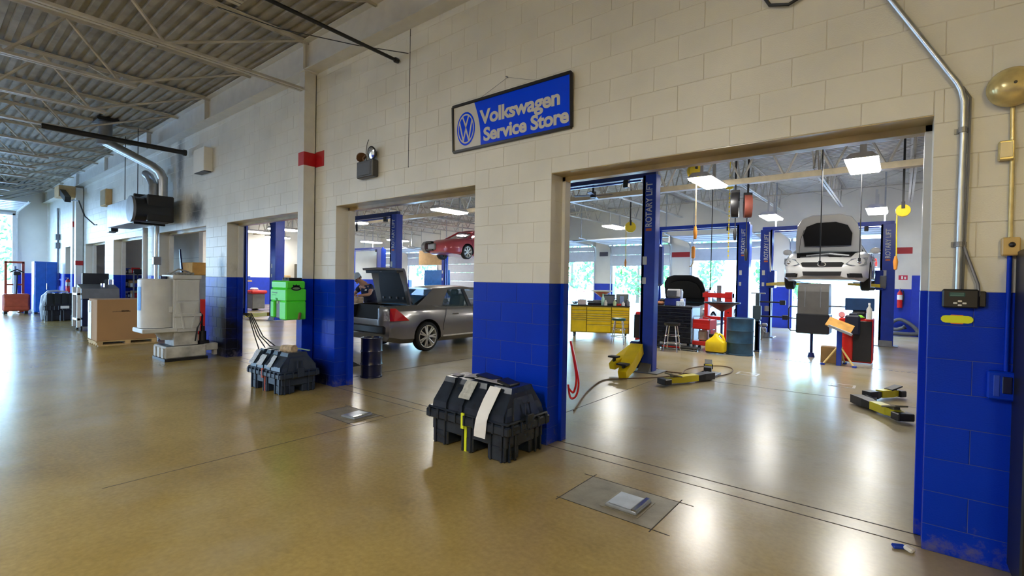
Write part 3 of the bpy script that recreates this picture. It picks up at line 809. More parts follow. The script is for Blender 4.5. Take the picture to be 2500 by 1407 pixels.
q = MB(); q.cyl((-1.0, -.75, 1.2), (-1.0, -.75, 1.38), .17, n=14); q.cyl((-1.0, -.75, 1.38), (-1.0, -.75, 1.78), .13, n=14); q.build('flue_collar', M_GREYM, t, 50)
q = MB(); q.bb(-1.25, -.75, -.95, -.55, 1.72, 1.79); q.build('roof_flashing', M_DARK, t)
t = thing('drain_pipe', 'white vertical pipe behind the white tank of the parts washer', 'pipe', (-15.22, -.1, 0))
q = MB(); q.cyl((0, 0, 0), (0, 0, 2.82), .06, n=10); q.build('pipe', M_STEEL_W, t, 50)
t = thing('drain_pipe', 'grey vertical conduit with a coupling beside the white parts washer pipe', 'pipe', (-14.27, -.1, 0))
q = MB(); q.cyl((0, 0, 0), (0, 0, 3.8), .05, n=10); q.build('pipe', M_GALV, t, 50)
q = MB(); q.bb(-.08, .08, -.08, .08, 1.85, 2.05, .01); q.build('coupling', M_GREYM, t)
t = thing('drain_pipe', 'white downpipe with a small red band next to the far steel column', 'pipe', (-22.95, -.12, 0))
q = MB(); q.bb(-.12, .12, -.1, .1, 0, 4.65, .01); q.build('pipe', M_STEEL_W, t)
q = MB(); q.bb(-.125, .125, -.105, .105, 1.9, 2.06); q.build('red_band', M_REDSTRIPE, t)
t = thing('door_operator', 'beige operator box with black arm at the top of the far column', 'machine', (-23.4, -.46, 4.34))
q = MB(); q.bb(-.3, .5, -.2, .25, -.05, .35, .01); q.build('operator_box', M_TAN, t)
q = MB(); q.box((.9, -.1, -.05), (1.1, .16, .18), 0, roty(.35)); q.build('arm', M_DARK, t)
q = MB(); q.tube([(1.4, 0, -.25), (1.9, .1, -.3), (2.5, .15, -.85), (3.6, .2, -1.2), (4.4, .1, -1.25)], .02, 5); q.build('cable', M_DARK, t)

# right pier: conduit, controller, tag, bell, boxes
t = thing('conduit', 'galvanised conduit bending down the right pier to the black controller', 'pipe', (.262, -.03, 1.6))
q = MB(); q.tube([(0, 0, 0), (0, 0, .55), (.002, 0, .9), (.0, 0, 1.1), (-.012, 0, 1.17), (-.03, 0, 1.215), (-.36, 0, 1.83), (-.62, 0, 2.3), (-1.0, 0, 3.0)], .0165, 8); q.build('pipe', M_GALV, t, 50)
q = MB(); q.tube([(.02, 0, .0), (.03, .0, .7), (.03, .005, 1.12), (-.005, .005, 1.19)], .006, 5); q.tube([(.02, 0, .26), (.035, 0, .2), (.085, 0, .03), (.09, 0, -.03), (.075, 0, -.06)], .008, 6); q.build('flexible_cable', M_GREYM, t, 50)
q = MB()
for z in (.25, .92): q.cyl((0, -.002, z), (0, -.002, z + .03), .021, n=10); q.bb(-.035, .035, .02, .03, z, z + .03)
q.build('strap', M_GREYM, t)
t = thing('controller', 'black wall controller with small display and white buttons on the blue pier', 'controller', (.268, -.002, 1.545))
q = MB(); q.bb(-.075, .085, -.045, 0, -.055, .055, .008); q.bb(.085, .115, -.03, 0, -.045, .045, .004); q.build('housing', M_DARK, t)
q = MB(); q.bb(-.045, .025, -.047, -.044, .012, .036); q.build('display', mat('lcd_display', (.03, .09, .09), .15, var=0), t)
q = MB()
for i in range(3): q.bb(-.04, .02, -.0478, -.047, .016 + .007 * i, .019 + .007 * i)
q.build('display_text', mat('lcd_text', (.10, .22, .2), .4, var=0), t)
q = MB()
for dx, dz in ((0, .0), (-.02, -.012), (.02, -.012), (0, -.024)): q.bb(-.006 + dx, .012 + dx, -.05, -.044, -.02 + dz, -.01 + dz, .002)
q.build('button', M_WHITE, t)
m_tag = mat('fluorescent_yellow', (.75, .85, .02), .5, var=0)
q = MB(); pts = [(.05 * (1 if i < 6 else -1) * 1 + .022 * math.cos(a) , .022 * math.sin(a)) for i, a in enumerate([-PI / 2 + PI * k / 5 for k in range(6)] + [PI / 2 + PI * k / 5 for k in range(6)])]
q.prism(pts, .006, FACE @ tr(0, 0, -.001)); q.m = 1
q.prism([(-.03, .0225), (.03, .0225), (.025, .027), (-.025, .027)][::-1], .005, FACE); q.prism([(-.03, -.0225), (.03, -.0225), (.025, -.027), (-.025, -.027)], .005, FACE)
tag(q.build('reflector_tag', [m_tag, mat('tag_orange', (.8, .2, .02), .5, var=0)], None, loc=(.263, -.002, 1.421)), 'bright yellow oval tag stuck below the black controller', 'tag')
m_brass = mat('yellowed_bell_paint', (.62, .50, .22), .22, .25, var=.2, scale=14)
t = thing('alarm_bell', 'round yellowed alarm bell at the top of the right pier', 'bell', (.462, -.004, 2.735))
q = MB(); q.lathe([(.108, 0), (.11, .02), (.1, .05), (.08, .075), (.045, .09), (0, .094)], 28, FACE @ tr(0, 0, .03)); q.build('gong', m_brass, t, 60)
q = MB(); q.lathe([(.0, 0), (.085, 0), (.09, .03), (.0, .03)], 20, FACE); q.build('backplate', M_DARK, t, 40)
q = MB(); q.cyl((0, -.12, 0), (0, -.128, 0), .008, n=8); q.build('screw', M_DARK, t)
t = thing('bell_conduit', 'yellowed conduit running from the bell down to the switch boxes', 'pipe', (.474, -.018, 1.06))
q = MB(); q.tube([(0, 0, 0), (0, 0, .78)], .011, 8); q.build('lower_pipe', M_BB, t, 50)
q = MB(); q.tube([(0, 0, .78), (-.002, 0, 1.3), (-.008, 0, 1.62)], .011, 8); q.build('upper_pipe', m_brass, t, 50)
t = thing('junction_box', 'yellowed junction box on the conduit under the bell', 'box', (.448, -.002, 2.385))
q = MB(); q.bb(-.035, .03, -.05, 0, -.055, .055, .006); q.build('box', m_brass, t)
q = MB(); q.bb(-.028, .022, -.054, -.049, -.04, .045, .003); q.build('cover', mat('yellowed_cover', (.7, .6, .36), .3), t)
t = thing('switch_box', 'tan pull switch box with black knob on the conduit', 'switch', (.477, -.002, 1.845))
q = MB(); q.bb(-.04, .035, -.055, 0, -.052, .05, .006); q.build('box', mat('tan_box_paint', (.55, .38, .14), .35), t)
q = MB(); q.ball((.0, -.06, .008), .015, 10); q.build('knob', M_DARK, t, 60)
t = thing('socket_box', 'dark blue painted socket box low on the right pier', 'socket', (.455, -.002, 1.06))
q = MB(); q.bb(-.06, .06, -.06, 0, -.08, .08, .008); q.build('box', M_BB, t)
q = MB(); q.bb(-.035, -.01, -.064, -.059, -.06, .06, .002); q.build('cover', M_LIFT, t)
q = MB(); q.bb(.0, .04, -.066, -.059, -.04, .055, .003); q.build('lid', M_NAVY, t)
t = thing('tall_cabinet', 'tall black steel cabinet at the edge of the picture beside the right pier', 'cabinet', (.99, -.2, 0))
q = MB(); q.bb(-.49, .5, -.18, .19, .05, 1.82, .008); q.build('body', M_DARK, t)
q = MB(); q.bb(-.44, .0, -.195, -.18, .1, 1.77, .005); q.build('door', M_DARK, t)
q = MB(); q.bb(.005, .45, -.195, -.18, .1, 1.77, .005); q.build('door', M_DARK, t)
q = MB(); q.bb(-.07, -.05, -.22, -.195, .85, 1.05, .004); q.build('handle', M_GREYM, t)
q = MB()
for sx in (-.42, .42): q.bb(sx - .04, sx + .04, -.15, .15, 0, .05)
q.build('foot', M_DARK, t)
# cable loop at the very top
q = MB(); q.tube([(-.22, 0, .2), (-.12, 0, .02), (.0, -.01, -.02), (.13, 0, .03), (.22, 0, .22)], .012, 6)
tag(q.build('black_cable', M_DARK, None, 50, loc=(-.66, -.025, 3.60)), 'black cable loop on the wall at the top right near the conduit', 'cable')

# floor covers
def floor_cover(label, loc, rz, ridge=True):
    t = thing('floor_cover', label, 'cover', loc, rz)
    q = MB(); q.bb(-.12, .12, -.13, .13, 0, .022, .006); q.bb(-.1, .07, -.11, .11, .022, .026, .002); q.build('lid', M_GALV, t)
    q = MB(); q.bb(.075, .118, -.13, .13, .018, .036, .01); q.build('ridge', M_CHROME, t)
    q = MB(); q.bb(-.15, .14, -.15, .15, -.001, .003); q.build('frame', m_square, t)
floor_cover('raised metal floor cover in the sawn square near the right doorway', (-1.5, -.645, .001), 0)
floor_cover('metal floor cover in the sawn square near the middle doorway', (-4.9, -.64, .001), .1)
# ------------------------------------------------------------------ moulded engine crates
M_CRATE = mat('dark_blue_grey_plastic', (.017, .029, .058), .26, var=.2, scale=8)
M_CRATE2 = mat('black_blue_plastic', (.014, .021, .036), .22, var=.3, scale=8)
def crate(label, loc, rz, m, L=.98, Wd=.62, H=.6, strap=None, group='moulded engine shipping crates'):
    t = thing('engine_crate', label, 'crate', loc, rz, group)
    x, y = L / 2, Wd / 2; zr = .40 * H; zt = zr + .11 * H / .6
    q = MB(); q.box((0, 0, zr * .75), (L * .9, Wd * .86, zr * .5), .01)
    for sx in (-1, 0, 1):
        for sy in (-1, 1):
            w = .2 * L if sx else .15 * L
            cx = sx * (x * .88 - w / 2); cy = sy * (y * .87 - .1)
            q.box((cx, cy, zr * .28), (w, .2, zr * .56), .012)
            for k in (-1, 1): q.bb(cx + k * w * .3 - .012, cx + k * w * .3 + .012, cy + sy * .1 - .012, cy + sy * .1 + .012, .0, zr * .98, .004)
    for sx in (-1, 1):
        q.box((sx * x * .84, 0, zr * .72), (.06, Wd * .8, zr * .5), .01)
        for k in (-.36, -.24, .24, .36): q.bb(sx * x * .9 - .012, sx * x * .9 + .012, k * Wd - .01, k * Wd + .01, 0, zr * .98, .004)
    q.build('base', m, t)
    q = MB(); q.box((0, 0, (zr + zt) / 2 - .02), (L, Wd, zt - zr - .03), .012); q.box((0, 0, zt - .022), (L * .97, Wd * .96, .03), .01)
    nx = 9
    for i in range(nx):
        xx = -x + L * (i + .5) / nx
        for sy in (-1, 1): q.bb(xx - .012, xx + .012, sy * y - .008, sy * y + .008, zr, zt - .02, .003)
    for i in range(5):
        yy = -y + Wd * (i + .5) / 5
        for sx in (-1, 1): q.bb(sx * x - .008, sx * x + .008, yy - .012, yy + .012, zr, zt - .02, .003)
    q.build('rim', m, t)
    # lid: tapered, with four humps and grooves between
    q = MB(); tx, ty = .76, .40
    def ring(f, z): return [(-x * f[0], -y * f[1], z), (x * f[0], -y * f[1], z), (x * f[0], y * f[1], z), (-x * f[0], y * f[1], z)]
    q.loft([ring((.9, .88), zt - .02), ring((.88, .84), zt + .04), ring((tx, ty), H - .02), ring((tx - .05, ty - .06), H)])
    for (a, c) in ((-.86, -.5), (-.44, -.1), (-.04, .3), (.36, .86)):
        xa, xb = a * x, c * x; r = []
        for (fy, z, ins) in ((.92, zt - .01, 0), (.9, zt + .05, .004), (.52, H - .045, .02), (.46, H + .004, .03)):
            r.append([(xa + ins, -y * fy, z), (xb - ins, -y * fy, z), (xb - ins, y * fy, z), (xa + ins, y * fy, z)])
        q.loft(r)
    for sx in (-1, 1):
        q.loft([[(sx * x * .93, -y * .6, zt - .01), (sx * x * .93, y * .6, zt - .01), (sx * x * .5, y * .6, zt - .01), (sx * x * .5, -y * .6, zt - .01)],
                [(sx * x * .80, -y * .36, H - .03), (sx * x * .80, y * .36, H - .03), (sx * x * .5, y * .36, H - .03), (sx * x * .5, -y * .36, H - .03)]])
    q.build('lid', m, t)
    q = MB()
    for sx in (-1, 1):
        q.bb(sx * x * .99 - .016, sx * x * .99 + .016, -.05, .05, zt - .1, zt + .03, .005); q.tube([(sx * x * .95, -.04, zt + .02), (sx * x * .92, -.03, zt + .12), (sx * x * .92, .03, zt + .12), (sx * x * .95, .04, zt + .02)], .008, 5)
    q.build('latch', m, t)
    q = MB(); q.bb(-.035, .0, -y - .006, -y + .01, zr - .03, zt)
    q.bb(-.03, -.0, -y * .87 - .004, -y * .86 + .004, .0, zr); q.build('strap', strap or M_DARK, t)
    return t, x, y, zt, H
def on_slope(t, xa, xb, f0, f1, y, zt, H, m, name, skew=0, label=None, lift=.012):
    """a sheet lying against the sloped front of the lid, f0..f1 of the way up; may hang below the rim"""
    def P(x, f):
        if f >= 0: return (x, -(y * (1.0 - f * .5)) - lift, zt + .012 + f * (H - zt))
        return (x, -y - lift, zt + .012 + f * (H - zt))
    q = MB(); n = 8; vs = []; fs = []
    for i in range(n + 1):
        f = f0 + (f1 - f0) * i / n; s = skew * (1 - i / n)
        a = Vector(P(xa + s, f)); c = Vector(P(xb + s, f)); a.y -= .006 * math.sin(i * 1.3); vs += [a, c, a + Vector((0, .002, 0)), c + Vector((0, .002, 0))]
    for i in range(n):
        k = i * 4; fs += [(k, k + 1, k + 5, k + 4), (k + 2, k + 6, k + 7, k + 3)]
    q.add(vs, fs); return q.build(name, m, t, label=label)
t, x, y, zt, H = crate('nearest black plastic engine crate with hanging white sheet by the right doorway', (-3.13, -.36, 0), 0, M_CRATE2, 1.06, .64, .63, m_tag)
on_slope(t, .19, .325, -.72, .95, y, zt, H, mat('bright_paper', (.9, .9, .9), .7, var=.02), 'paper_sheet', -.05, 'white sheet hanging down the front')
on_slope(t, -.11, .03, .4, 1.0, y, zt, H, mat('worn_label', (.45, .46, .43), .7, var=.2, scale=30), 'paper_label', -.02)
q = MB(); q.box((.1, .0, H + .012), (.36, .2, .004), 0, roty(.03) @ rotx(-.05)); q.box((-.2, .05, H + .012), (.16, .2, .003), 0, roty(-.06)); q.box((-.37, -.04, H + .012), (.12, .1, .003), 0, roty(.04)); q.build('loose_paper', mat('grey_paper', (.52, .50, .50), .8), t)
q = MB(); q.box((-.03, .06, H + .02), (.22, .16, .018), .005, roty(.1)); q.box((.28, -.02, H + .02), (.16, .16, .03), .008, roty(.2)); q.build('black_plastic_sheet', M_BLACKP, t)
m_strap_o = mat('red_strap', (.45, .09, .06), .6)
t, x, y, zt, H = crate('blue grey plastic engine crate with torn labels at the foot of the steel column', (-6.93, -.52, 0), .04, M_CRATE, .96, .58, .55, m_strap_o)
m_lab = mat('pale_label', (.50, .57, .66), .6, var=.3, scale=40)
for xa, xb, f0, f1 in ((-.2, -.06, .1, .7), (.1, .2, .1, .75), (-.42, -.3, .1, .9)): on_slope(t, xa, xb, f0, f1, y, zt, H, m_lab, 'paper_label')
q = MB(); q.cyl((.08, -.05, H + .03), (.3, .0, H + .04), .055, .06, 10); q.build('wrapped_part', mat('tan_wrap', (.55, .42, .26), .6, var=.35, scale=25), t, 40)
q = MB(); q.box((-.18, .02, H + .012), (.34, .14, .006), 0, roty(.03)); q.box((-.05, .12, H + .014), (.5, .06, .006), 0, roty(-.02)); q.build('loose_paper', mat('grey_paper2', (.4, .4, .38), .8), t)
q = MB(); q.box((.33, .12, H + .03), (.3, .03, .012), .003); q.build('green_tube', mat('pale_green', (.35, .55, .4), .5), t)

# far end: black crate with plastic bag, red stacker, blue cabinet, extinguisher, carton, machine on cart
t, x, y, zt, H = crate('black shipping crate with a white label standing beyond the cardboard box', (-22.45, -.67, 0), PI / 2, M_BLACKP, .9, .95, .92, None)
q = MB(); q.bb(-x * .86, x * .86, -y * .84, y * .84, .01, zt * .7, .02); q.build('base_skirt', M_BLACKP, t)
q = MB(); q.bb(-.06, .16, -y - .014, -y - .007, zt - .12, zt - .03); q.build('paper_label', M_PAPER, t)
q = MB(); q.tube([(-.46, -.2, .05), (-.48, -.25, .45), (-.43, -.2, .82), (-.3, -.1, .98), (-.1, .0, 1.0), (.2, .05, .96)], [.04, .07, .07, .05, .04, .03], 6); q.build('plastic_wrap', mat('clear_plastic_film', (.6, .68, .75), .2, alpha=.6), t, 60)
m_bb2 = mat('bright_blue_steel', (.015, .12, .6), .25)
t = thing('steel_cabinet', 'tall bright blue steel cabinet at the far end of the drive aisle', 'cabinet', (-26.6, -.54, 0), PI / 2)
q = MB(); q.bb(-.33, .33, -.32, .32, .06, 2.05, .01); q.build('body', m_bb2, t)
q = MB(); q.bb(-.3, -.004, -.335, -.315, .1, 2.0, .006); q.build('door', m_bb2, t)
q = MB(); q.bb(.004, .3, -.335, -.315, .1, 2.0, .006); q.build('door', m_bb2, t)
q = MB(); q.bb(.02, .035, -.36, -.33, .95, 1.2, .004); q.build('handle', M_CHROME, t)
q = MB()
for sx in (-.27, .27): q.bb(sx - .05, sx + .05, -.28, .28, 0, .06)
q.build('foot', M_DARK, t)
m_or = mat('faded_red_paint', (.42, .07, .03), .4, var=.15)
t = thing('pallet_stacker', 'faded red electric pallet stacker standing by the open end door', 'stacker', (-26.75, -1.33, 0), PI / 2)
q = MB(); q.bb(-.38, .38, -.3, .3, .12, .78, .05); q.bb(-.32, .32, -.32, -.3, .3, .62, .02); q.build('battery_body', m_or, t)
for sx in (-1, 1):
    q = MB(); q.bb(sx * .24 - .04, sx * .24 + .04, .31, .37, .1, 2.02, .006); q.build('mast_rail', m_or, t)
q = MB(); q.bb(-.28, .28, .31, .37, 1.96, 2.04, .006); q.bb(-.2, .2, .32, .36, 1.1, 1.16); q.build('crossbar', m_or, t)
q = MB(); q.cyl((0, .24, .7), (0, .24, 1.85), .045, n=8); q.build('lift_ram', M_GREYM, t)
q = MB(); q.tube([(0, -.15, .75), (0, -.3, 1.2), (0, -.35, 1.55)], .03, 6); q.tube([(-.2, -.35, 1.6), (0, -.36, 1.72), (.2, -.35, 1.6)], .025, 6); q.bb(-.1, .1, -.4, -.3, 1.5, 1.64, .02); q.build('tiller', M_DARK, t)
for sx in (-1, 1):
    q = MB(); q.bb(sx * .22 - .08, sx * .22 + .08, .38, 1.3, .04, .11, .01); q.build('fork', m_or, t)
q = MB()
for sx in (-.28, .28): q.cyl((sx - .05, -.1, .1), (sx + .05, -.1, .1), .1, n=12); q.cyl((sx * .8 - .04, 1.1, .05), (sx * .8 + .04, 1.1, .05), .05, n=10)
q.build('wheel', M_RUBBER, t, 40)
def extinguisher(label, loc, rz=0, h=.5, group=None):
    t = thing('fire_extinguisher', label, 'extinguisher', loc, rz, group)
    q = MB(); q.lathe([(.0, 0), (.07, .0), (.075, .02), (.075, h * .72), (.06, h * .8), (.025, h * .86), (.02, h * .9)], 16); q.build('cylinder', M_RED, t, 50)
    q = MB(); q.cyl((0, 0, h * .88), (0, 0, h * .95), .022, n=8); q.box((0, -.03, h * .97), (.02, .11, .015), .003, rotx(-.2)); q.box((0, -.03, h * .93), (.02, .09, .012), .003, rotx(.15)); q.build('valve', M_GREYM, t)
    q = MB(); q.tube([(.02, 0, h * .9), (.09, -.02, h * .88), (.1, -.02, h * .6), (.085, -.03, h * .3)], .012, 6); q.build('hose', M_RUBBER, t, 50)
    q = MB(); q.lathe([(.0762, h * .42), (.0762, h * .66)], 16); q.build('label', M_PAPER, t, 50)
    q = MB(); q.bb(-.04, .04, .074, .09, h * .3, h * .6); q.build('bracket', M_DARK, t)
extinguisher('red fire extinguisher on the wall between the blue cabinet and the far column', (-24.95, -.09, .88), 0, .58)
t = thing('electric_panel', 'row of grey electrical boxes and pipe on the bright wall above the blue cabinet', 'panel', (-27.3, -.005, 0))
q = MB(); q.cyl((0, -.05, .3), (0, -.05, 4.3), .04, n=8); q.build('conduit', M_GREYM, t, 50)
for z in (.75, 1.2, 1.5, 2.75, 3.1):
    q = MB(); q.bb(-.16, .16, -.14, 0, z - .12, z + .12, .01); q.build('box', M_GREYP, t)

m_ctn2 = mat('cardboard_front', (.42, .235, .10), .8, var=.08, scale=1.2)
t = thing('cardboard_box', 'large plain cardboard box standing on a wooden pallet', 'box', (-14.12, -.75, 0), math.radians(0))
x0, x1, y0, y1 = -1.02, .2, -.55, .55
x0 = -.54; x1 = .25
# the long side faces the camera's right, the short white wrapped end faces the far door
q = MB(); q.bb(x0, x1, y0, y1, .1, 1.03, .008); q.build('carton', m_ctn2, t)
q = MB(); q.bb(x0 - .012, x0 + .3, y0 - .012, y0 + .0, .12, .98); q.bb(x0 + .02, x0 + .2, y0 - .02, y0 - .006, .72, .99, .004); q.build('plastic_wrap', mat('white_wrap', (.62, .60, .60), .35, var=.2, scale=9), t)
q = MB(); q.bb(x1 + .0005, x1 + .002, -.28, .05, .74, .77); q.bb(x1 + .0005, x1 + .002, -.12, .02, .755, .785); q.build('marker_writing', mat('faded_ink', (.26, .15, .07), .8, var=.4, scale=60), t)
q = MB()
for yy in (-.5, 0, .5): q.bb(x0 - .02, x1 + .03, yy - .05, yy + .05, .02, .08)
q.bb(x0 - .02, x1 + .03, y0 - .02, y1 + .02, .08, .1)
for k in range(5): q.bb(x0 + .02 + k * .2, x0 + .12 + k * .2, y0, y1, 0, .02)
q.build('pallet', M_WOOD, t)

t = thing('service_machine', 'dark service machine with sloped grey console on a white wheeled frame', 'machine', (-18.1, -.5, 0), PI / 2)
q = MB(); q.bb(-.38, .42, -.3, .3, .12, .9, .02); q.build('body', M_NAVY, t)
q = MB(); q.add([(-.4, -.34, .9), (.44, -.34, .9), (.44, .32, .9), (-.4, .32, .9), (-.4, -.28, 1.18), (.44, -.28, 1.18), (.44, .3, 1.3), (-.4, .3, 1.3)], [(3, 2, 1, 0), (4, 5, 6, 7), (0, 1, 5, 4), (1, 2, 6, 5), (2, 3, 7, 6), (3, 0, 4, 7)]); q.build('console', M_GREYP, t)
q = MB(); q.bb(-.3, .3, .2, .28, 1.3, 1.62, .01); q.build('monitor', M_BLACKP, t)
for sx in (-.46,):
    for sy in (-.3, .3):
        q = MB(); q.bb(sx - .04, sx + .04, sy - .03, sy + .03, .1, 1.22, .01); q.build('frame_post', M_WHITE, t)
q = MB(); q.bb(-.5, -.42, -.33, .33, 1.0, 1.06); q.bb(-.5, -.42, -.33, .33, .3, .36); q.build('frame_rail', M_WHITE, t)
q = MB()
for sx in (-.4, .36):
    for sy in (-.27, .27): q.cyl((sx - .02, sy, .06), (sx + .02, sy, .06), .06, n=10)
q.build('caster', M_RUBBER, t, 40)
q = MB(); q.cyl((.3, .0, 1.3), (.3, 0, 1.45), .07, n=10); q.cyl((.1, -.1, 1.22), (.1, -.1, 1.33), .05, n=8); q.build('filler_cap', M_CHROME, t, 40)

# parts washer
m_pw = mat('washer_white_enamel', (.62, .64, .64), .35, var=.12, scale=3)
m_pwd = mat('washer_stained_enamel', (.50, .50, .47), .45, var=.35, scale=5)
t = thing('parts_washer', 'tall white parts washer with round tank and V braced door on a low base', 'washer', (-10.85, -.5, 0), PI / 2)
TX = -.5; TY = .0; CX0, CX1 = -.32, .12
q = MB(); q.lathe([(0, .63), (.29, .63), (.29, 1.51), (.27, 1.53), (0, 1.53)], 28, tr(TX, TY, 0)); q.build('tank', m_pw, t, 40)
q = MB(); q.bb(TX - .3, TX + .25, -.31, .3, .54, .62, .012); q.build('tank_shelf', m_pw, t)
q = MB(); q.lathe([(.12, .38), (.24, .54)], 16, tr(TX + .18, TY, 0)); q.build('funnel', m_pwd, t, 40)
q = MB(); q.bb(CX0, CX1, -.30, .3, .53, 1.53, .012); q.bb(CX0 - .02, CX1 + .02, -.32, .32, 1.53, 1.61, .01); q.build('cabinet', m_pw, t)
q = MB(); q.bb(CX0 + .05, CX1 - .02, -.315, -.29, 1.12, 1.5, .006); q.build('upper_panel', m_pw, t)
q = MB(); q.bb(CX0 + .03, CX1 - .02, -.312, -.29, .6, 1.1, .004); q.bb(CX0 + .0, CX1 + .015, -.33, -.29, .82, .88, .006); q.build('door', m_pw, t)
q = MB(); stroke(q, [(CX0 + .08, 1.08), (CX0 + .16, .6)], .026, FACE @ tr(0, 0, .31), .022); stroke(q, [(CX1 - .05, 1.08), (CX1 - .14, .6)], .026, FACE @ tr(0, 0, .31), .022); q.build('door_brace', m_pw, t)
q = MB(); q.bb(CX0 - .07, CX0 + .0, -.27, -.1, .90, 1.02, .01); q.build('hinge_block', m_pw, t)
q = MB(); q.bb(CX0 + .02, CX1 - .02, -.26, .26, .26, .53, .01); q.build('neck', m_pwd, t)
q = MB(); q.bb(-.46, .22, -.35, .35, .05, .27, .02)
for k in range(3): q.bb(-.48, -.46, -.3 + k * .22, -.18 + k * .22, .06, .25, .008)
q.bb(.2, .43, -.33, .3, .15, .28, .01); q.bb(.36, .42, -.3, -.2, .05, .15); q.build('base_tank', m_pwd, t)
q = MB(); q.bb(-.41, .18, -.3, .3, .272, .276); q.build('sump', M_DARK, t)
q = MB(); q.bb(-.47, .24, -.36, .36, .0, .05); q.build('plinth', M_DARK, t)
q = MB(); q.cyl((.2, -.2, .28), (.2, -.2, .52), .06, n=12); q.cyl((.2, -.2, .52), (.2, -.2, .62), .035, n=10); q.bb(.14, .3, -.26, -.1, .27, .34, .01); q.tube([(.2, -.2, .58), (.14, -.3, .72), (.06, -.34, .6), (.03, -.33, .35)], .014, 6); q.tube([(.2, -.15, .62), (.24, -.05, .82), (.2, .1, .95), (.16, .15, .7)], .016, 6); q.build('pump', M_DARK, t, 40)
q = MB(); vs = []
for i in range(6):
    a = math.radians(172 + i * 6); vs += [(TX + .293 * math.cos(a), TY + .293 * math.sin(a), z) for z in (.95, 1.38)]
q.add(vs, [(2 * i, 2 * i + 2, 2 * i + 3, 2 * i + 1) for i in range(5)]); q.build('tank_label', mat('label_blue', (.02, .22, .75), .4, var=.2, scale=20), t)
q = MB(); q.box((CX0 + .2, 0, 1.635), (.34, .3, .05), .012, rotz(.3)); q.tube([(CX0 - .02, -.1, 1.62), (CX0 + .1, -.2, 1.72), (CX0 + .3, -.1, 1.67), (CX0 + .4, .05, 1.63)], .016, 6); q.build('rags', mat('grey_rag', (.3, .29, .26), .9, var=.5, scale=20), t)
q = MB(); q.lathe([(0, 0), (.06, 0), (.06, .05), (0, .05)], 12, tr(TX + .1, TY, 1.53)); q.build('tank_cap', M_NAVY, t, 40)

# lime green eyewash unit on the column
t = thing('eyewash_station', 'lime green eyewash station hung on the steel column', 'eyewash', (-7.12, -.35, 1.27))
q = MB()
q.bb(-.25, .22, -.15, .14, .16, .28, .02); q.bb(-.255, .23, -.16, .15, -.02, .16, .015)
q.bb(-.255, -.14, -.16, .15, -.27, -.02, .015); q.bb(.03, .23, -.16, .15, -.29, -.02, .015); q.bb(-.15, .04, .02, .14, -.27, -.02)
q.build('shell', M_GREEN, t)
q = MB(); q.bb(-.135, .02, -.13, .02, -.28, .0, .012); q.build('drip_door', M_GREYP, t)
q = MB(); q.bb(-.1, -.06, -.134, -.128, -.06, -.02); q.build('paper_label', mat('pale_green_label', (.4, .6, .35), .6), t)
q = MB(); q.bb(-.085, -.03, -.17, -.155, -.02, .025, .006); q.build('handle', mat('dark_green', (.03, .4, .03), .4), t)
q = MB(); q.bb(-.02, .2, -.1, .1, .28, .3, .006)
for k in range(5): q.bb(.0 + k * .042, .02 + k * .042, -.1, .1, .3, .325, .004)
q.bb(-.04, .0, -.02, .02, .27, .31); q.build('top_tray', M_DARK, t)
q = MB(); EL = tr(.2315, -.01, .17) @ rotz(PI / 2) @ FACE
pl = [(.075 * math.cos(2 * PI * i / 20), .033 * math.sin(2 * PI * i / 20)) for i in range(20)]; pl2 = [(-.05, .02), (-.05, .055), (-.02, .045), (.0, .06), (.02, .045), (.05, .05), (.05, .02)][::-1]
q.prism(pl, .002, EL); q.prism(pl2, .002, EL); q.m = 1; q.prism([(a * .72, c * .5) for a, c in pl], .003, EL); q.build('logo', [M_DARK, mat('logo_grey', (.25, .4, .25), .5)], t)
text_obj('lettering', 'EYEWASH', .032, M_DARK, t, tr(-.2, -.1605, .09) @ FACE, .0005, .0, sx=1.2)
text_obj('lettering', 'STATION', .022, mat('dark_green', (0, 0, 0)), t, tr(-.2, -.1605, .06) @ FACE, .0005, sx=1.5)
q = MB(); q.tube([(.23, .05, -.2), (.28, .02, -.22), (.3, .0, -.28)], .022, 6); q.build('drain_hose', mat('brown_rubber', (.2, .12, .06), .6), t, 50)

# navy drum, black drip mat and cables in the doorway with the green unit
def drum(name, label, loc, r, h, m, rings=(.33, .66)):
    t = thing(name, label, 'drum', loc)
    pr = [(0, .01), (r - .01, .01), (r, .0), (r, .02), (r - .006, .03)]
    for f in rings: pr += [(r - .006, h * f - .02), (r + .002, h * f), (r - .006, h * f + .02)]
    pr += [(r - .006, h - .03), (r, h - .015), (r, h), (r - .015, h), (r - .02, h - .02)]
    q = MB(); q.lathe(pr, 28); q.build('shell', m, t, 30)
    q = MB(); q.lathe([(0, h - .03), (r - .015, h - .03), (r - .015, h - .022), (0, h - .022)], 24); q.build('lid', m, t, 30)
    q = MB(); q.cyl((r * .6, 0, h - .022), (r * .6, 0, h - .005), .035, n=10); q.build('bung', M_GREYM, t, 40)
    return t
drum('steel_drum', 'small navy steel drum standing just inside the middle doorway', (-6.73, .84, 0), .175, .645, M_NAVY)
t = thing('drive_over_ramp', 'low black ramp lying on the floor behind the labelled crate', 'ramp', (-8.9, .9, 0), .05)
q = MB(); q.add([(-1.2, -.35, 0), (1.2, -.35, 0), (1.2, .35, 0), (-1.2, .35, 0), (-.8, -.3, .12), (.75, -.3, .12), (.75, .3, .12), (-.8, .3, .12)], [(3, 2, 1, 0), (4, 5, 6, 7), (0, 1, 5, 4), (1, 2, 6, 5), (2, 3, 7, 6), (3, 0, 4, 7)]); q.build('deck', M_RUBBER, t)
q = MB()
for s in (-.3, .3): q.bb(-.75, .7, s - .03, s + .03, .12, .15, .01)
q.build('curb', M_DARK, t)
q = MB()
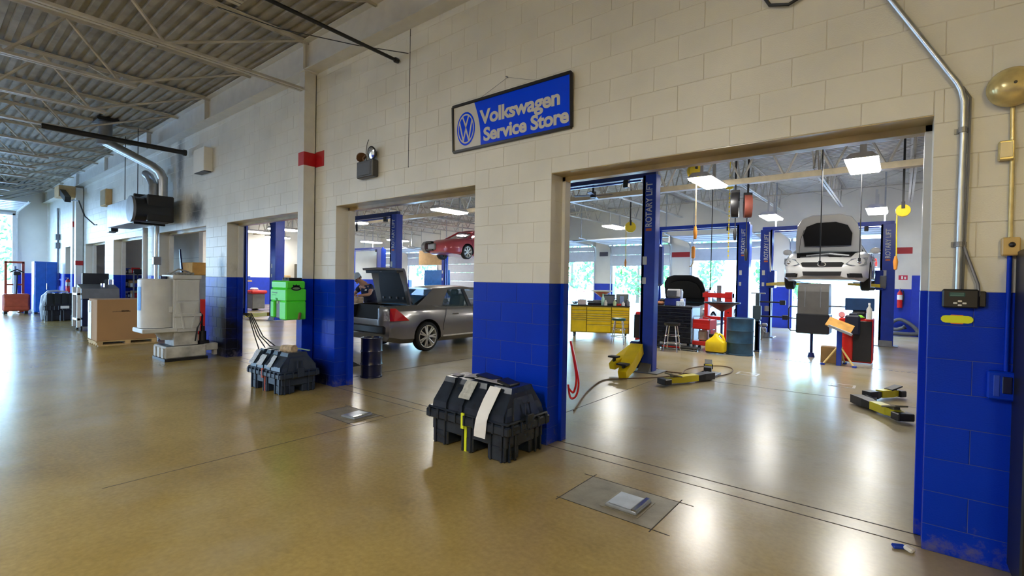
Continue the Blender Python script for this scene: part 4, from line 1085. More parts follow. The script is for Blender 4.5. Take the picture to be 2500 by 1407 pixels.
for k in range(4): q.tube([(-9.55 + .3 * k, .4 + .08 * k, .012), (-9.75 + .24 * k, .4 + .06 * k, .12), (-10.0 + .13 * k, .39, .45), (-10.2 + .03 * k, .38, .78 + .03 * k), (-10.3, .3, .86)], .011, 5)
tag(q.build('hanging_cables', M_RUBBER, None, 50), 'bundle of black cables hanging beside the soot stained pier', 'cable')
# red hose on the near jamb
q = MB(); 
def spath(P, n=6):
    P = [Vector(a) for a in P]; out = []
    for i in range(len(P) - 1):
        a, b_, c, d = P[max(i - 1, 0)], P[i], P[i + 1], P[min(i + 2, len(P) - 1)]
        for k in range(n):
            s = k / n; out.append(.5 * ((2 * b_) + (c - a) * s + (2 * a - 5 * b_ + 4 * c - d) * s * s + (3 * b_ - 3 * c + d - a) * s ** 3))
    return out + [P[-1]]
q.tube(spath([(-2.62, .34, 1.0), (-2.565, .34, .8), (-2.53, .36, .58), (-2.56, .36, .44), (-2.62, .35, .42), (-2.65, .35, .55)]), .011, 6); q.tube(spath([(-2.63, .35, 1.0), (-2.59, .37, .78), (-2.57, .38, .6), (-2.6, .38, .47), (-2.65, .37, .5)]), .011, 6)
tag(q.build('red_hose', M_RED, None, 50), 'red air hose hanging in loops behind the corner of the near pier', 'hose')
# ------------------------------------------------------------------ two post lifts
m_decal = mat('lift_decal_white', (.75, .78, .82), .4, var=0)
m_decalo = mat('lift_decal_orange', (.7, .16, .05), .4, var=0)
def lift(label, xl, xr, y, H, w=.26, beam=True, text=True, arms=0, sides=(0, 1), group='blue two post car lifts', faces=(1, 1)):
    t = thing('two_post_lift', label, 'lift', ((xl + xr) / 2, y, 0), 0, group)
    hx = (xr - xl) / 2
    for i in sides:
        s = (-1, 1)[i]; x = s * hx; d = w * .8
        q = MB(); q.bb(x - w / 2, x + w / 2, -d / 2, -d / 2 + .03, .02, H, .004); q.bb(x - w / 2, x + w / 2, d / 2 - .03, d / 2, .02, H, .004)
        q.bb(x + s * w / 2 - s * .035, x + s * w / 2, -d / 2 + .03, d / 2 - .03, .02, H); q.bb(x - s * w / 2, x - s * (w / 2 - .05), -d / 2 + .0, -d / 2 + .075, .02, H); q.bb(x - s * w / 2, x - s * (w / 2 - .05), d / 2 - .075, d / 2, .02, H)
        q.build('post', M_LIFT, t)
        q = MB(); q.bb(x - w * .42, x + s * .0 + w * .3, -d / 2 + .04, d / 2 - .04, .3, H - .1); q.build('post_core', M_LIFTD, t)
        q = MB(); q.bb(x - .27, x + .27, -.24, .24, 0, .02, .004)
        q.add([(x - w / 2 + .02, -d / 2, .02), (x + w / 2 - .02, -d / 2, .02), (x + w / 2 - .02, -.23, .02), (x - w / 2 + .02, -.23, .02), (x - w / 2 + .02, -d / 2, .16), (x + w / 2 - .02, -d / 2, .16)], [(0, 3, 2, 1), (0, 1, 5, 4), (2, 3, 4, 5), (0, 4, 3), (1, 2, 5)])
        q.build('base_plate', M_GREYM, t)
        if text:
            TM = tr(x + .055, -d / 2 - .003, H - .95) @ FACE @ rotz(PI / 2)
            text_obj('lettering', 'ROTARY LIFT', .165, m_decal, t, TM, .001, .003, sx=.82)
            q = MB(); q.bb(x - .05, x + .055, -d / 2 - .004, -d / 2, H - 1.02, H - .97); q.build('orange_decal', m_decalo, t)
        q = MB(); q.bb(x - .1, x - .02, -d / 2 - .004, -d / 2, 1.95, 2.1); q.bb(x - .1, x - .03, -d / 2 - .004, -d / 2, 1.6, 1.72); q.build('warning_label', M_PAPER, t)
    if beam:
        q = MB(); q.bb(-hx - w * .4, hx + w * .4, -.055, .055, H - .03, H + .09, .01)
        q.build('crossbeam', M_LIFTD if w < .3 else M_LIFT, t)
        q = MB(); q.bb(-hx + .2, hx - .2, -.03, .03, H - .085, H - .055); q.build('shutoff_bar', M_LIFT, t)
        q = MB(); q.bb(hx - .55, hx - .45, -.05, .05, H - .17, H - .03, .01); q.build('limit_switch', M_DARK, t)
    return t
def pad_arm(q, a, c, w, h):
    a = Vector(a); c = Vector(c); d = (c - a); L = d.length; d.normalize(); n = Vector((-d.y, d.x, 0)).normalized()
    u = n.cross(d) if n.length else Vector((0, 0, 1))
    if u.z < 0: u = -u
    vs = []
    for f, ww, hh in ((0, w, h), (.6, w, h), (1, w * .65, h * .7)):
        p = a + d * L * f
        vs.append([p - n * ww / 2 - u * hh / 2, p + n * ww / 2 - u * hh / 2, p + n * ww / 2 + u * hh / 2, p - n * ww / 2 + u * hh / 2])
    q.loft(vs)
t = lift('nearest blue lift, its white lettered post standing in the right doorway', -6.55, -3.585, 4.58, 3.58, .25)
hx = (-3.585 + 6.55) / 2
q = MB(); q.bb(hx - .27, hx - .1, -.2, .2, .06, .55, .02); q.build('carriage', M_LIFTD, t)
q = MB(); pad_arm(q, (hx - .14, -.16, .42), (hx - .02, -1.0, .06), .22, .2); q.build('swing_arm', M_YEL, t)
q = MB(); pad_arm(q, (hx - .26, .0, .40), (hx - .34, -.75, .14), .17, .15); q.build('swing_arm', M_YEL, t)
q = MB(); q.cyl((hx - .2, -.12, .42), (hx - .2, -.12, .52), .1, n=12); q.build('arm_pin', M_GREYM, t, 40)
q = MB(); q.bb(hx - .14, hx + .04, -1.0, -.84, .22, .25, .004); q.cyl((hx - .04, -.92, .1), (hx - .04, -.92, .22), .03, n=8); q.build('lift_pad', M_RUBBER, t, 40)
q = MB(); q.bb(hx - .43, hx - .26, -.74, -.6, .29, .32, .004); q.cyl((hx - .34, -.67, .16), (hx - .34, -.67, .29), .03, n=8); q.build('lift_pad', M_RUBBER, t, 40)
lift('blue lift whose right post shows in the middle doorway above the open trunk', -14.2, -11.08, 4.66, 3.42, .27)
t = lift('wide blue lift post behind the green unit', -21.2, -18.1, 4.66, 3.75, .42, text=False)
hx = 1.55
q = MB(); pad_arm(q, (hx - .3, -.1, .22), (hx - 1.3, -.5, .12), .3, .14); q.build('swing_arm', M_YEL, t)
lift('blue lift behind the black tool chest, under which the black hooded car stands', -7.0, -4.0, 13.1, 3.58, .38)
t = lift('blue lift holding the white car up', -3.33, -.3, 13.1, 3.38, .33)
for s in (-1, 1):
    for e in (-1, 1):
        q = MB(); pad_arm(q, (s * 1.42, e * .15, 1.66), (s * .72, e * 1.05, 1.7), .14, .09); q.build('swing_arm', M_YEL, t)
        q = MB(); q.cyl((s * .72, e * 1.05, 1.72), (s * .72, e * 1.05, 1.80), .07, n=10); q.build('lift_pad', M_RUBBER, t, 40)
    q = MB(); q.bb(s * 1.34 - .09, s * 1.34 + .09, -.2, .2, 1.55, 2.1, .02); q.build('carriage', M_LIFT, t)
q = MB(); q.bb(1.36, 1.5, -.34, -.14, 1.62, 1.95, .02); q.build('motor_box', M_GREYP, t)
q = MB(); q.tube([(-1.42, -.18, 3.3), (-1.4, -.2, 2.6), (-1.36, -.22, 2.05)], .02, 6); q.build('hose', M_WHITE, t, 50)
lift('blue lift under the raised red car', -18.05, -15.0, 13.1, 3.0, .26, text=False, beam=False)
lift('pale blue lift post at the far left of the middle doorway', -26.4, -23.35, 13.1, 3.36, .42, text=False)

# in-ground lift with swing arms on the floor
M_YELB = mat('arm_yellow', (.72, .62, .02), .35, var=.06)
def ground_arms(label, loc, spec):
    t = thing('floor_lift', label, 'lift', loc, 0, 'floor lift arms lying in the near bay')
    for i, (a, mid, c, w) in enumerate(spec['arms']):
        q = MB(); pad_arm(q, (*a, .075), (*mid, .075), w, .11); q.build('black_arm', M_DARK, t)
        q = MB(); A = Vector((*mid, .08)); Cc = Vector((*c, .08)); pad_arm(q, A, A + (Cc - A) * .96, w * .9, .1); q.build('yellow_arm', M_YELB, t)
        d = (Cc - A).normalized(); e = Cc
        q = MB(); q.box((e.x, e.y, .07), (w * 1.25, w * .95, .09), .01, rotz(math.atan2(d.y, d.x) - PI / 2)); q.build('arm_tip', M_DARK, t)
        m = A + (Cc - A) * .72
        q = MB(); q.box((m.x, m.y, .155), (w * 1.0, w * 1.7, .022), .004, rotz(math.atan2(d.y, d.x) - PI / 2) @ rotx(.25)); q.box((m.x, m.y, .13), (w * .5, w * .6, .05), .004, rotz(math.atan2(d.y, d.x) - PI / 2)); q.build('lift_pad', M_DARK if i else mat('worn_grey_pad', (.22, .2, .13), .6), t)
    x0, y0, x1, y1 = spec['plate']
    q = MB(); q.bb(x0, x1, y0, y1, 0, .05, .006); q.build('carriage_plate', M_GREYM, t)
    q = MB(); q.tube([(x0 + .05, y0 + .08, .08), ((x0 + x1) / 2, y0 + .02, .13), (x1, y0 - .02, .1)], .014, 6); q.build('hose', M_DARK, t, 50)
    return t
ground_arms('black and yellow floor lift arms left of the near bay, beside the cable loop', (-2.6, 4.7, 0), {'arms': [((.13, -.1), (.0, -.5), (-.27, -1.15), .15), ((-.05, .3), (-.13, .62), (-.2, .85), .13)], 'plate': (-.12, -.15, .14, .45)})
ground_arms('black and yellow floor lift arms at the right of the near bay', (-.35, 4.4, 0), {'arms': [((-.1, -.12), (.12, -.45), (.4, -.86), .15), ((.0, .22), (.14, .45), (.36, .75), .12)], 'plate': (-.1, -.15, .12, .3)})
for lb, (x, y) in (('left of the two steel slot frames set in the bay floor', (-2.13, 5.62)), ('right of the two steel slot frames set in the bay floor', (-.71, 5.62))):
    t = thing('slot_frame', lb, 'plate', (x, y, .001))
    q = MB(); q.bb(-.18, .18, -.15, .15, 0, .003); q.build('steel_edge', mat('pale_steel', (.62, .6, .55), .35, .5), t)
    q = MB(); q.bb(-.14, .14, -.11, .11, .003, .0045); q.build('insert', M_FLOOR, t)
q = MB(); pts = [(-3.13, 1.26), (-3.5, 2.2), (-3.72, 2.95), (-3.74, 3.3), (-3.55, 3.6), (-3.2, 4.1), (-3.0, 4.6), (-3.1, 5.2), (-3.0, 5.75), (-2.75, 6.1), (-2.5, 6.0), (-2.38, 5.5), (-2.45, 5.0), (-2.65, 4.85), (-2.95, 4.8), (-3.3, 4.75), (-3.55, 4.9)]
def smooth_path(p, n=5):
    out = []; P = [Vector((*a, 0)) if len(a) == 2 else Vector(a) for a in p]
    for i in range(len(P) - 1):
        a, b_, c, d = P[max(i - 1, 0)], P[i], P[i + 1], P[min(i + 2, len(P) - 1)]
        for k in range(n):
            s = k / n; out.append(.5 * ((2 * b_) + (c - a) * s + (2 * a - 5 * b_ + 4 * c - d) * s * s + (3 * b_ - 3 * c + d - a) * s ** 3))
    return out + [P[-1]]
q.tube([p + Vector((0, 0, .012)) for p in smooth_path(pts)], .010, 5)
tag(q.build('floor_cable', mat('brown_cable', (.16, .09, .04), .6), None, 50), 'thin brown cable looping over the floor round the lift post', 'cable')

# ------------------------------------------------------------------ cars
def wheel_mesh(r=.33, w=.2, spokes=7):
    q = MB(); q.lathe([(r * .66, -w / 2), (r * .9, -w / 2), (r, -w * .36), (r, w * .36), (r * .92, w / 2), (r * .78, w / 2), (r * .76, w * .3)], 28, roty(PI / 2), False); tyre = q.mesh('tyre', M_RUBBER, 40)
    q = MB(); q.lathe([(r * .79, w * .49), (r * .77, w * .52), (r * .72, w * .47), (r * .70, w * .2), (r * .66, -w * .4)], 28, roty(PI / 2), False); q.lathe([(0, w * .38), (r * .16, w * .36), (r * .17, w * .2)], 14, roty(PI / 2))
    for k in range(spokes):
        a = 2 * PI * k / spokes
        for da in (-.13, .13):
            c0 = Vector((w * .36, r * .1 * math.cos(a), r * .1 * math.sin(a))); c1 = Vector((w * .44, r * .72 * math.cos(a + da), r * .72 * math.sin(a + da)))
            q.cyl(c0, c1, r * .07, r * .05, 5)
    rim = q.mesh('rim', M_RIM, 40)
    q = MB(); q.cyl((w * .05, 0, 0), (w * .12, 0, 0), r * .62, n=24); disc = q.mesh('brake_disc', M_DARK, 40)
    return tyre, rim, disc
TYRE, RIMM, DISC = wheel_mesh()
def add_wheel(t, x, y, z):
    o = D.objects.new('wheel', TYRE); COL.objects.link(o); o.parent = t; o.location = (x, y, z); o.rotation_euler = (0, 0, 0 if x > 0 else PI)
    for nm, me in (('rim', RIMM), ('brake_disc', DISC)):
        c = D.objects.new(nm, me); COL.objects.link(c); c.parent = o
    return o
m_cavity = mat('black_cavity', (.008, .008, .009), .7)
STN = [(0, .36, .72, .78, .90, .62, .97), (.05, .28, .83, .5, .97, .70, 1.01), (.35, .22, .885, .5, .965, .78, 1.03), (1.05, .20, .912, .5, .965, .80, 1.03), (1.7, .19, .918, .5, .96, .80, 1.0), (2.6, .19, .918, .5, .95, .80, .97), (3.5, .19, .912, .5, .935, .80, .96),
       (3.78, .20, .908, .5, .92, .78, .975), (4.25, .21, .885, .48, .82, .74, .91), (4.6, .23, .82, .46, .74, .66, .80), (4.76, .27, .70, .45, .64, .56, .70), (4.84, .33, .5, .45, .56, .40, .60)]
def car(name, label, cat, loc, rz, paint, hood=0, trunk=0, wheels=True, group=None, nose=True):
    t = thing(name, label, cat, loc, rz, group); L = 4.84
    q = MB(); rings = []
    for (y, zb, w, zm, zs, wt, zt) in STN:
        half = [(w - .1, zb), (w, zb + .1), (w + .005, zm + .05), (w - .012, zs - .05), (w - .05, zs), (wt, zt)]
        rings.append([(x, y, z) for x, z in half] + [(0, y, zt + .025)] + [(-x, y, z) for x, z in half[::-1]])
    q.loft(rings); body = q.build('body', paint, t, 35)
    cut = []
    for yw in (1.05, 3.78):
        for s in (-1, 1):
            c = MB(); c.cyl((s * .55, yw, .34), (s * 1.2, yw, .34), .385, n=28); cut.append(c.build('cutter', m_cavity, None))
    if trunk:
        c = MB(); c.bb(-.60, .60, .10, .88, .52, 1.3); c.bb(-.5, .5, -.2, .2, .74, 1.3); cut.append(c.build('cutter', m_cavity, None))
    if hood:
        c = MB(); c.add([(-.72, 3.62, .62), (.72, 3.62, .62), (.56, 4.62, .62), (-.56, 4.62, .62), (-.72, 3.62, 1.3), (.72, 3.62, 1.3), (.56, 4.62, 1.3), (-.56, 4.62, 1.3)], [(3, 2, 1, 0), (4, 5, 6, 7), (0, 1, 5, 4), (1, 2, 6, 5), (2, 3, 7, 6), (3, 0, 4, 7)]); cut.append(c.build('cutter', m_cavity, None))
    for c in cut:
        c.matrix_world = Matrix.Translation(loc) @ rotz(rz)
    bpy.context.view_layer.update()
    boolean(body, cut)
    if wheels:
        for yw in (1.05, 3.78):
            for s in (-1, 1): add_wheel(t, s * .815, yw, .33)
    # roof, pillars, glass
    def sp(y, k, s): return Vector((s * (.80 - .25 * k - .03 * k * (1 - k)), y, .955 + .475 * k))
    q = MB(); ro = []
    for (y, z, w) in ((1.52, 1.39, .50), (1.75, 1.425, .535), (2.2, 1.455, .55), (2.6, 1.455, .55), (2.86, 1.42, .545), (2.98, 1.385, .53)):
        ro.append([(w, y, z - .03), (w + .02, y, z - .01), (w * .8, y, z + .01), (0, y, z + .028), (-w * .8, y, z + .01), (-w - .02, y, z - .01), (-w, y, z - .03), (0, y, z - .015)])
    q.loft(ro); q.build('roof', paint, t, 40)
    for s in (-1, 1):
        q = MB()
        def pan(pts, th=.03):
            o_ = [sp(y, k, s) for y, k in pts]; i_ = [p - Vector((s * th, 0, 0)) for p in o_]; n_ = len(pts)
            q.add(o_ + i_, [list(range(n_)), list(range(2 * n_ - 1, n_ - 1, -1))] + [(i, (i + 1) % n_, n_ + (i + 1) % n_, n_ + i) for i in range(n_)])
        pan([(.72, -.02), (1.55, -.02), (1.66, .3), (1.95, .9), (2.05, 1.0), (1.5, .95), (1.2, .55)]); pan([(3.58, -.02), (3.8, -.02), (2.98, .95), (2.84, .95)]); pan([(1.9, .9), (2.95, .9), (2.9, 1.0), (1.95, 1.0)])
        q.build('pillar', paint, t)
        q = MB(); pan([(2.46, 0), (2.58, 0), (2.52, .95), (2.43, .95)], .05); pan([(1.5, -.03), (3.6, -.03), (3.6, .015), (1.5, .015)], .02); q.build('window_trim', M_DARK, t)
        q = MB(); o_ = [sp(y, k, s) - Vector((s * .012, 0, 0)) for y, k in ((1.55, 0), (2.46, 0), (2.44, .92), (1.95, .92), (1.66, .32))]; q.add(o_, [(0, 1, 2, 3, 4)]); q.build('side_window', M_GLASS, t)
        q = MB(); o_ = [sp(y, k, s) - Vector((s * .012, 0, 0)) for y, k in ((2.56, 0), (3.6, 0), (2.86, .92), (2.52, .92))]; q.add(o_, [(0, 1, 2, 3)]); q.build('side_window', M_GLASS, t)
    q = MB(); q.add([(-.64, .80, 1.02), (.64, .80, 1.02), (.50, 1.55, 1.385), (-.50, 1.55, 1.385)], [(0, 1, 2, 3)]); q.build('rear_window', mat('blue_reflection_glass', (.08, .22, .42), .05, var=0, alpha=.8), t)  # reflected blue is put into the rear glass colour
    q = MB(); q.add([(-.72, 3.70, .965), (.72, 3.70, .965), (.54, 2.95, 1.385), (-.54, 2.95, 1.385), (0, 3.78, .965), (0, 3.0, 1.40)], [(0, 4, 5, 3), (4, 1, 2, 5)]); q.build('windshield', M_GLASS, t, 60)
    q = MB()
    for sx in (-.38, .38):
        q.box((sx, 2.75, .72), (.5, .5, .25), .06); q.box((sx, 2.45, 1.0), (.48, .16, .55), .06, rotx(-.2)); q.box((sx, 2.38, 1.3), (.26, .1, .16), .04)
    q.box((0, 1.75, .72), (1.3, .5, .25), .06); q.box((0, 1.45, .98), (1.3, .16, .5), .06, rotx(-.25)); q.box((0, 3.4, .86), (1.3, .4, .2), .05)
    q.build('seats', M_BLACKP, t)
    # seams, handles, trims
    for s in (-1, 1):
        q = MB(); X = s * .917
        q.tube([(s * .905, 1.6, .955), (s * .925, 1.58, .8), (s * .925, 1.52, .62), (s * .924, 1.50, .45)], .005, 4); q.tube([(s * .905, 2.5, .95), (s * .926, 2.52, .7), (s * .926, 2.52, .3)], .005, 4); q.tube([(s * .905, 3.55, .94), (s * .925, 3.5, .7), (s * .92, 3.42, .3)], .005, 4)
        q.build('door_seam', M_DARK, t)
        for yy in (1.78, 2.72):
            q = MB(); q.bb(s * .905, s * .945, yy, yy + .2, .80, .835, .008); q.build('door_handle', M_CHROME, t)
        q = MB(); q.bb(s * .912, s * .934, 1.5, 3.35, .30, .335, .006); q.build('sill_trim', M_RIM, t)
        q = MB(); q.ball((s * .98, 3.35, 1.02), .11, 12, (1, .55, .72)); q.bb(s * .86, s * .95, 3.33, 3.4, .97, 1.0); q.build('mirror', paint, t, 50)
        # tail light, wraps the rear corner
        q = MB(); q.add([(s * .925, .10, .72), (s * .928, .50, .72), (s * .925, .34, .84), (s * .90, .16, .985), (s * .86, .04, .985), (s * .86, .03, .72), (s * .80, .5, .72), (s * .8, .16, .985)], [(0, 1, 2, 3), (0, 3, 4, 5), (1, 6, 7, 3), (1, 3, 2), (0, 5, 6, 1), (3, 7, 4)]); q.build('tail_light', M_REDL, t)
        q = MB(); q.add([(s * .875, .03, .72), (s * .86, .02, .93), (s * .72, -.012, .9), (s * .72, -.012, .72), (s * .72, .05, .72), (s * .72, .05, .9)], [(0, 1, 2, 3), (0, 3, 4), (1, 5, 2)]); q.build('reversing_lamp', M_CLEARL, t)
        if nose:
            q = MB(); hl = [(.862, 4.50, .655), (.80, 4.66, .595), (.60, 4.815, .59), (.47, 4.835, .625), (.60, 4.72, .755), (.875, 4.36, .80)]; o_ = [(s * a, y_ + .005, z_) for a, y_, z_ in hl]; i_ = [(s * a * .9, y_ - .08, z_ - .01) for a, y_, z_ in hl]; q.add(o_ + i_, [(0, 1, 2, 3, 4, 5), (11, 10, 9, 8, 7, 6)] + [(i, (i + 1) % 6, 6 + (i + 1) % 6, 6 + i) for i in range(6)]); q.build('headlight', M_CLEARL, t)
            q = MB(); q.ball((s * .72, 4.69, .675), .05, 10, (1, .6, 1)); q.build('headlight_bulb', M_CHROME, t, 60)
            q = MB(); q.add([(s * .80, 4.66, .31), (s * .52, 4.835, .31), (s * .50, 4.84, .40), (s * .78, 4.70, .41)], [(0, 1, 2, 3)]); q.prism([(-.14, -.04), (.14, -.05), (.12, .05), (-.13, .05)], .02, tr(s * .66, 4.79, .36) @ rotz(-s * .62) @ rotx(PI / 2)); q.build('lower_intake', m_cavity, t)
    if nose:
        q = MB(); M_ = tr(0, 4.86, .62) @ rotx(PI / 2)
        q.prism([(-.40, -.055), (.40, -.055), (.44, .03), (.40, .055), (-.40, .055), (-.44, .03)], .06, M_); q.build('grille', m_cavity, t)
        q = MB(); ring2(q, .05, .066, tr(0, 4.868, .62) @ rotx(PI / 2) @ Matrix.Diagonal((1.4, .8, 1, 1)), 20, .006); q.build('badge', M_CHROME, t)
        q = MB(); q.prism([(-.38, -.05), (.38, -.05), (.40, .05), (-.40, .05)], .06, tr(0, 4.872, .40) @ rotx(PI / 2)); q.build('lower_intake', m_cavity, t)
    # rear bumper
    q = MB(); q.box((0, .02, .52), (1.5, .1, .2), .04); q.build('rear_bumper', paint if not trunk else M_BLACKP, t)  # black on the open-trunk car paints the shade at its rear
    if trunk:
        q = MB(); A = tr(0, .90, 1.03) @ rotx(-math.radians(trunk)); q.M = A
        n = 8; top = []
        def arc(f): return [(x * .60, f, -.07 * x * x) for x in [(-1 + 2 * i / n) for i in range(n + 1)]]
        q.loft([arc(0) + [(p[0], p[1], p[2] - .045) for p in arc(0)[::-1]], arc(-.45) + [(p[0], p[1], p[2] - .05) for p in arc(-.45)[::-1]], arc(-.78) + [(p[0], p[1], p[2] - .06) for p in arc(-.78)[::-1]],
                [(p[0], -.86, p[2] - .02) for p in arc(-.84)] + [(p[0], -.82, p[2] - .07) for p in arc(-.82)[::-1]], [(p[0], -.93, p[2] - .27) for p in arc(-.84)] + [(p[0], -.88, p[2] - .27) for p in arc(-.82)[::-1]]])
        lid = q.build('trunk_lid', paint, t, 40)
        q = MB(); q.M = A; q.prism([(-.57, -.03), (-.585, -.80), (.585, -.80), (.57, -.03), (.3, -.08), (-.3, -.08)], .01, tr(0, 0, -.088)); q.bb(-.57, .57, -.865, -.80, -.29, -.08); q.build('shaded_lid_liner', mat('shade_black_liner', (.006, .009, .014), .5), lid)  # liner spread over underside and lip, near-black to paint their shade
        q = MB(); q.M = A
        for k in (-.35, -.1, .15, .38): q.bb(k - .03, k + .03, -.2, -.15, -.11, -.085, .004)
        q.bb(-.04, .04, -.86, -.82, -.29, -.2, .004); q.build('latch', M_GREYM, lid)
        for s in (-1, 1):
            q = MB(); q.tube([(s * .56, .92, .98), (s * .57, .82, 1.12), (s * .55, .78, 1.28)], .018, 5); q.build('lid_hinge', M_DARK, t)
    if hood:
        q = MB(); A = tr(0, 3.62, .985) @ rotx(math.radians(hood)); q.M = A
        outl = [(.72, .02), (.70, .45), (.64, .80), (.52, 1.0), (.28, 1.08)]; outl = outl + [(-x, y) for x, y in outl[::-1]]
        def hz(x, y): return .05 * (1 - (x / .75) ** 2) - .12 * max(0, y - .6) ** 1.6
        up = [(x, y, hz(x, y)) for x, y in outl]; inn = [(x * .55, y * .75 + .12, hz(x * .55, y * .75 + .12) + .02) for x, y in outl]; dn = [(x, y, hz(x, y) - .05) for x, y in outl]; dn2 = [(x * .55, y * .75 + .12, hz(x * .55, y * .75 + .12) - .03) for x, y in outl]
        n = len(outl)
        q.loft([inn, up, dn, dn2]); hd = q.build('hood', paint, t, 40)
        q = MB(); q.M = A
        pad = [(.50, .22), (.53, .55), (.44, .78), (.2, .88)]; pad = pad + [(-x, y) for x, y in pad[::-1]]
        q.prism(pad, .02, tr(0, 0, -.055)); q.build('hood_liner', m_cavity, hd)
        q = MB(); q.box((0, 4.1, .72), (.6, .5, .2), .04); q.box((-.45, 4.15, .78), (.22, .3, .14), .03); q.box((.42, 4.2, .76), (.26, .22, .16), .03); q.box((.1, 4.4, .8), (.4, .12, .1), .03); q.box((0, 4.56, .74), (1.05, .08, .06), .01); q.tube([(-.5, 4.3, .85), (-.1, 4.35, .9), (.4, 4.25, .86)], .03, 6); q.build('engine', M_GREYM, t)
        q = MB(); q.tube([(.55, 4.45, .78), (.56, 4.1, 1.3), (.5, 4.0, 1.55)] if hood < 65 else [(.55, 4.45, .78), (.56, 4.0, 1.3), (.5, 3.9, 1.5)], .006, 4); q.build('prop_rod', M_DARK, t)
    return t
m_pg = mat('grey_metallic_paint', (.22, .21, .20), .24, .55, var=.03, coat=.7)
m_pw2 = mat('white_car_paint', (.72, .72, .71), .25, var=0, coat=.6)
m_pr = mat('faded_red_car_paint', (.42, .055, .07), .3, .1, var=.06, coat=.4)
m_ps = mat('silver_white_car_paint', (.52, .56, .62), .25, .3, var=0, coat=.5)
m_pblk = mat('black_hood_paint', (.01, .01, .012), .4, var=0)
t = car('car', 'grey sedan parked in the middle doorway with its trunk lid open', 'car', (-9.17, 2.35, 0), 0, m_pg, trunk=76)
text_obj('badge', '', .05, M_CHROME, t, Matrix.Identity(4)) if False else None
car('car', 'white sedan raised high on a lift with its hood open towards us', 'car', (-1.5, 14.72, 1.53), PI, m_pw2, hood=58)
t = car('car', 'silver car on the floor behind the black tool chest with black hood open', 'car', (-5.72, 16.5, 0.02), PI, m_ps, hood=58)
for c in kids(t):
    if c.name.startswith('hood'): c.data.materials.clear(); c.data.materials.append(m_pblk)
t = car('car', 'dull red car body without front end raised up in the middle doorway', 'car', (-16.55, 16.05, 2.6), PI, m_pr, nose=False)
q = MB(); q.box((.35, 4.86, .55), (.5, .14, .3), .05); q.cyl((.75, 4.7, .55), (.98, 4.7, .55), .27, n=16); q.build('bare_hub', M_GREYM, t, 40)
q = MB(); q.box((.905, 4.05, .82), (.06, .35, .12), .02); q.build('vent_hole', m_cavity, t)
q = MB(); q.box((.5, 4.88, .75), (.4, .2, .1), .03); q.box((.45, 4.9, .4), (.45, .1, .07), .02); q.build('bumper_beam', M_DARK, t)
car('car', 'white car parked outside beyond the doorway left of the lift post', 'car', (-18.5, 26.5, 0), 1.2, m_pw2)
# ------------------------------------------------------------------ tool chests and what stands on them
def place(yaw): return rotz(yaw)
def chest(name, label, loc, rz, W, Dp, H, m, cols, mh, legs=.14):
    t = thing(name, label, 'tool chest', loc, rz)
    q = MB(); q.bb(-W / 2, W / 2, 0, Dp, legs, H, .006); q.build('body', m, t)
    q = MB(); q.bb(-W / 2 - .01, W / 2 + .01, -.02, Dp + .01, H, H + .03, .006); q.build('top', mat('chest_top', (.03, .03, .032), .4), t)
    q = MB(); q.bb(-W / 2 + .02, W / 2 - .02, -.004, .01, legs + .02, H - .012); q.build('drawer_gap_shade', mat('gap_shade_' + m.name, tuple(c * .25 for c in m.node_tree.nodes['Mix'].inputs[6].default_value[:3]), .5), t)  # darkened chest colour behind the drawers paints the shade in the gaps
    x = -W / 2 + .02
    for (w, hs) in cols:
        w = w * (W - .04); z = H - .02
        for hh in hs:
            h = hh * (H - legs - .04)
            q = MB(); q.bb(x + .011, x + w - .011, -.022, .0, z - h + .008, z - .006, .004); dr = q.build('drawer', m, t)
            q = MB(); q.bb(x + .015, x + w - .015, -.034, -.02, z - .022, z - .008, .003); q.build('handle', mh, dr)
            z -= h
        x += w
    q = MB()
    for sx in (-1, 1):
        for yy in (.08, Dp - .08): q.cyl((sx * (W / 2 - .1) - .02, yy, .065), (sx * (W / 2 - .1) + .02, yy, .065), .065, n=12); q.bb(sx * (W / 2 - .1) - .03, sx * (W / 2 - .1) + .03, yy - .04, yy + .04, .1, legs)
    q.build('caster', M_RUBBER, t, 40)
    return t
# yellow: front face runs from (-7.60, 8.42) to (-6.08, 9.18)
YA = math.atan2(.76, 1.52); YC = (-6.87, 8.79, 0)
t = chest('tool_chest', 'long yellow tool chest with many drawers in the right doorway', YC, YA, 1.70, .6, .92, M_YEL,
      [(.27, [.14, .14, .08, .08, .08, .48]), (.43, [.14, .14, .09, .09, .09, .15, .3]), (.30, [.13, .09, .09, .09, .09, .15, .16, .2])], mat('pale_yellow_handle', (.85, .72, .2), .25))
YM = Matrix.Translation(YC) @ rotz(YA)
def on(M, x, y, z): return tuple(M @ Vector((x, y, z)))
ZY = .95
def bottle(label, loc, m, mc, h=.26, r=.045, group=None):
    t = thing('bottle', label, 'bottle', loc, 0, group)
    q = MB(); q.lathe([(0, 0), (r, 0), (r, h * .6), (r * .4, h * .78), (r * .35, h * .9), (0, h * .9)], 12); q.build('body', m, t, 40)
    q = MB(); q.lathe([(0, h * .88), (r * .45, h * .88), (r * .42, h), (0, h)], 10); q.build('cap', mc, t, 40)
    return t
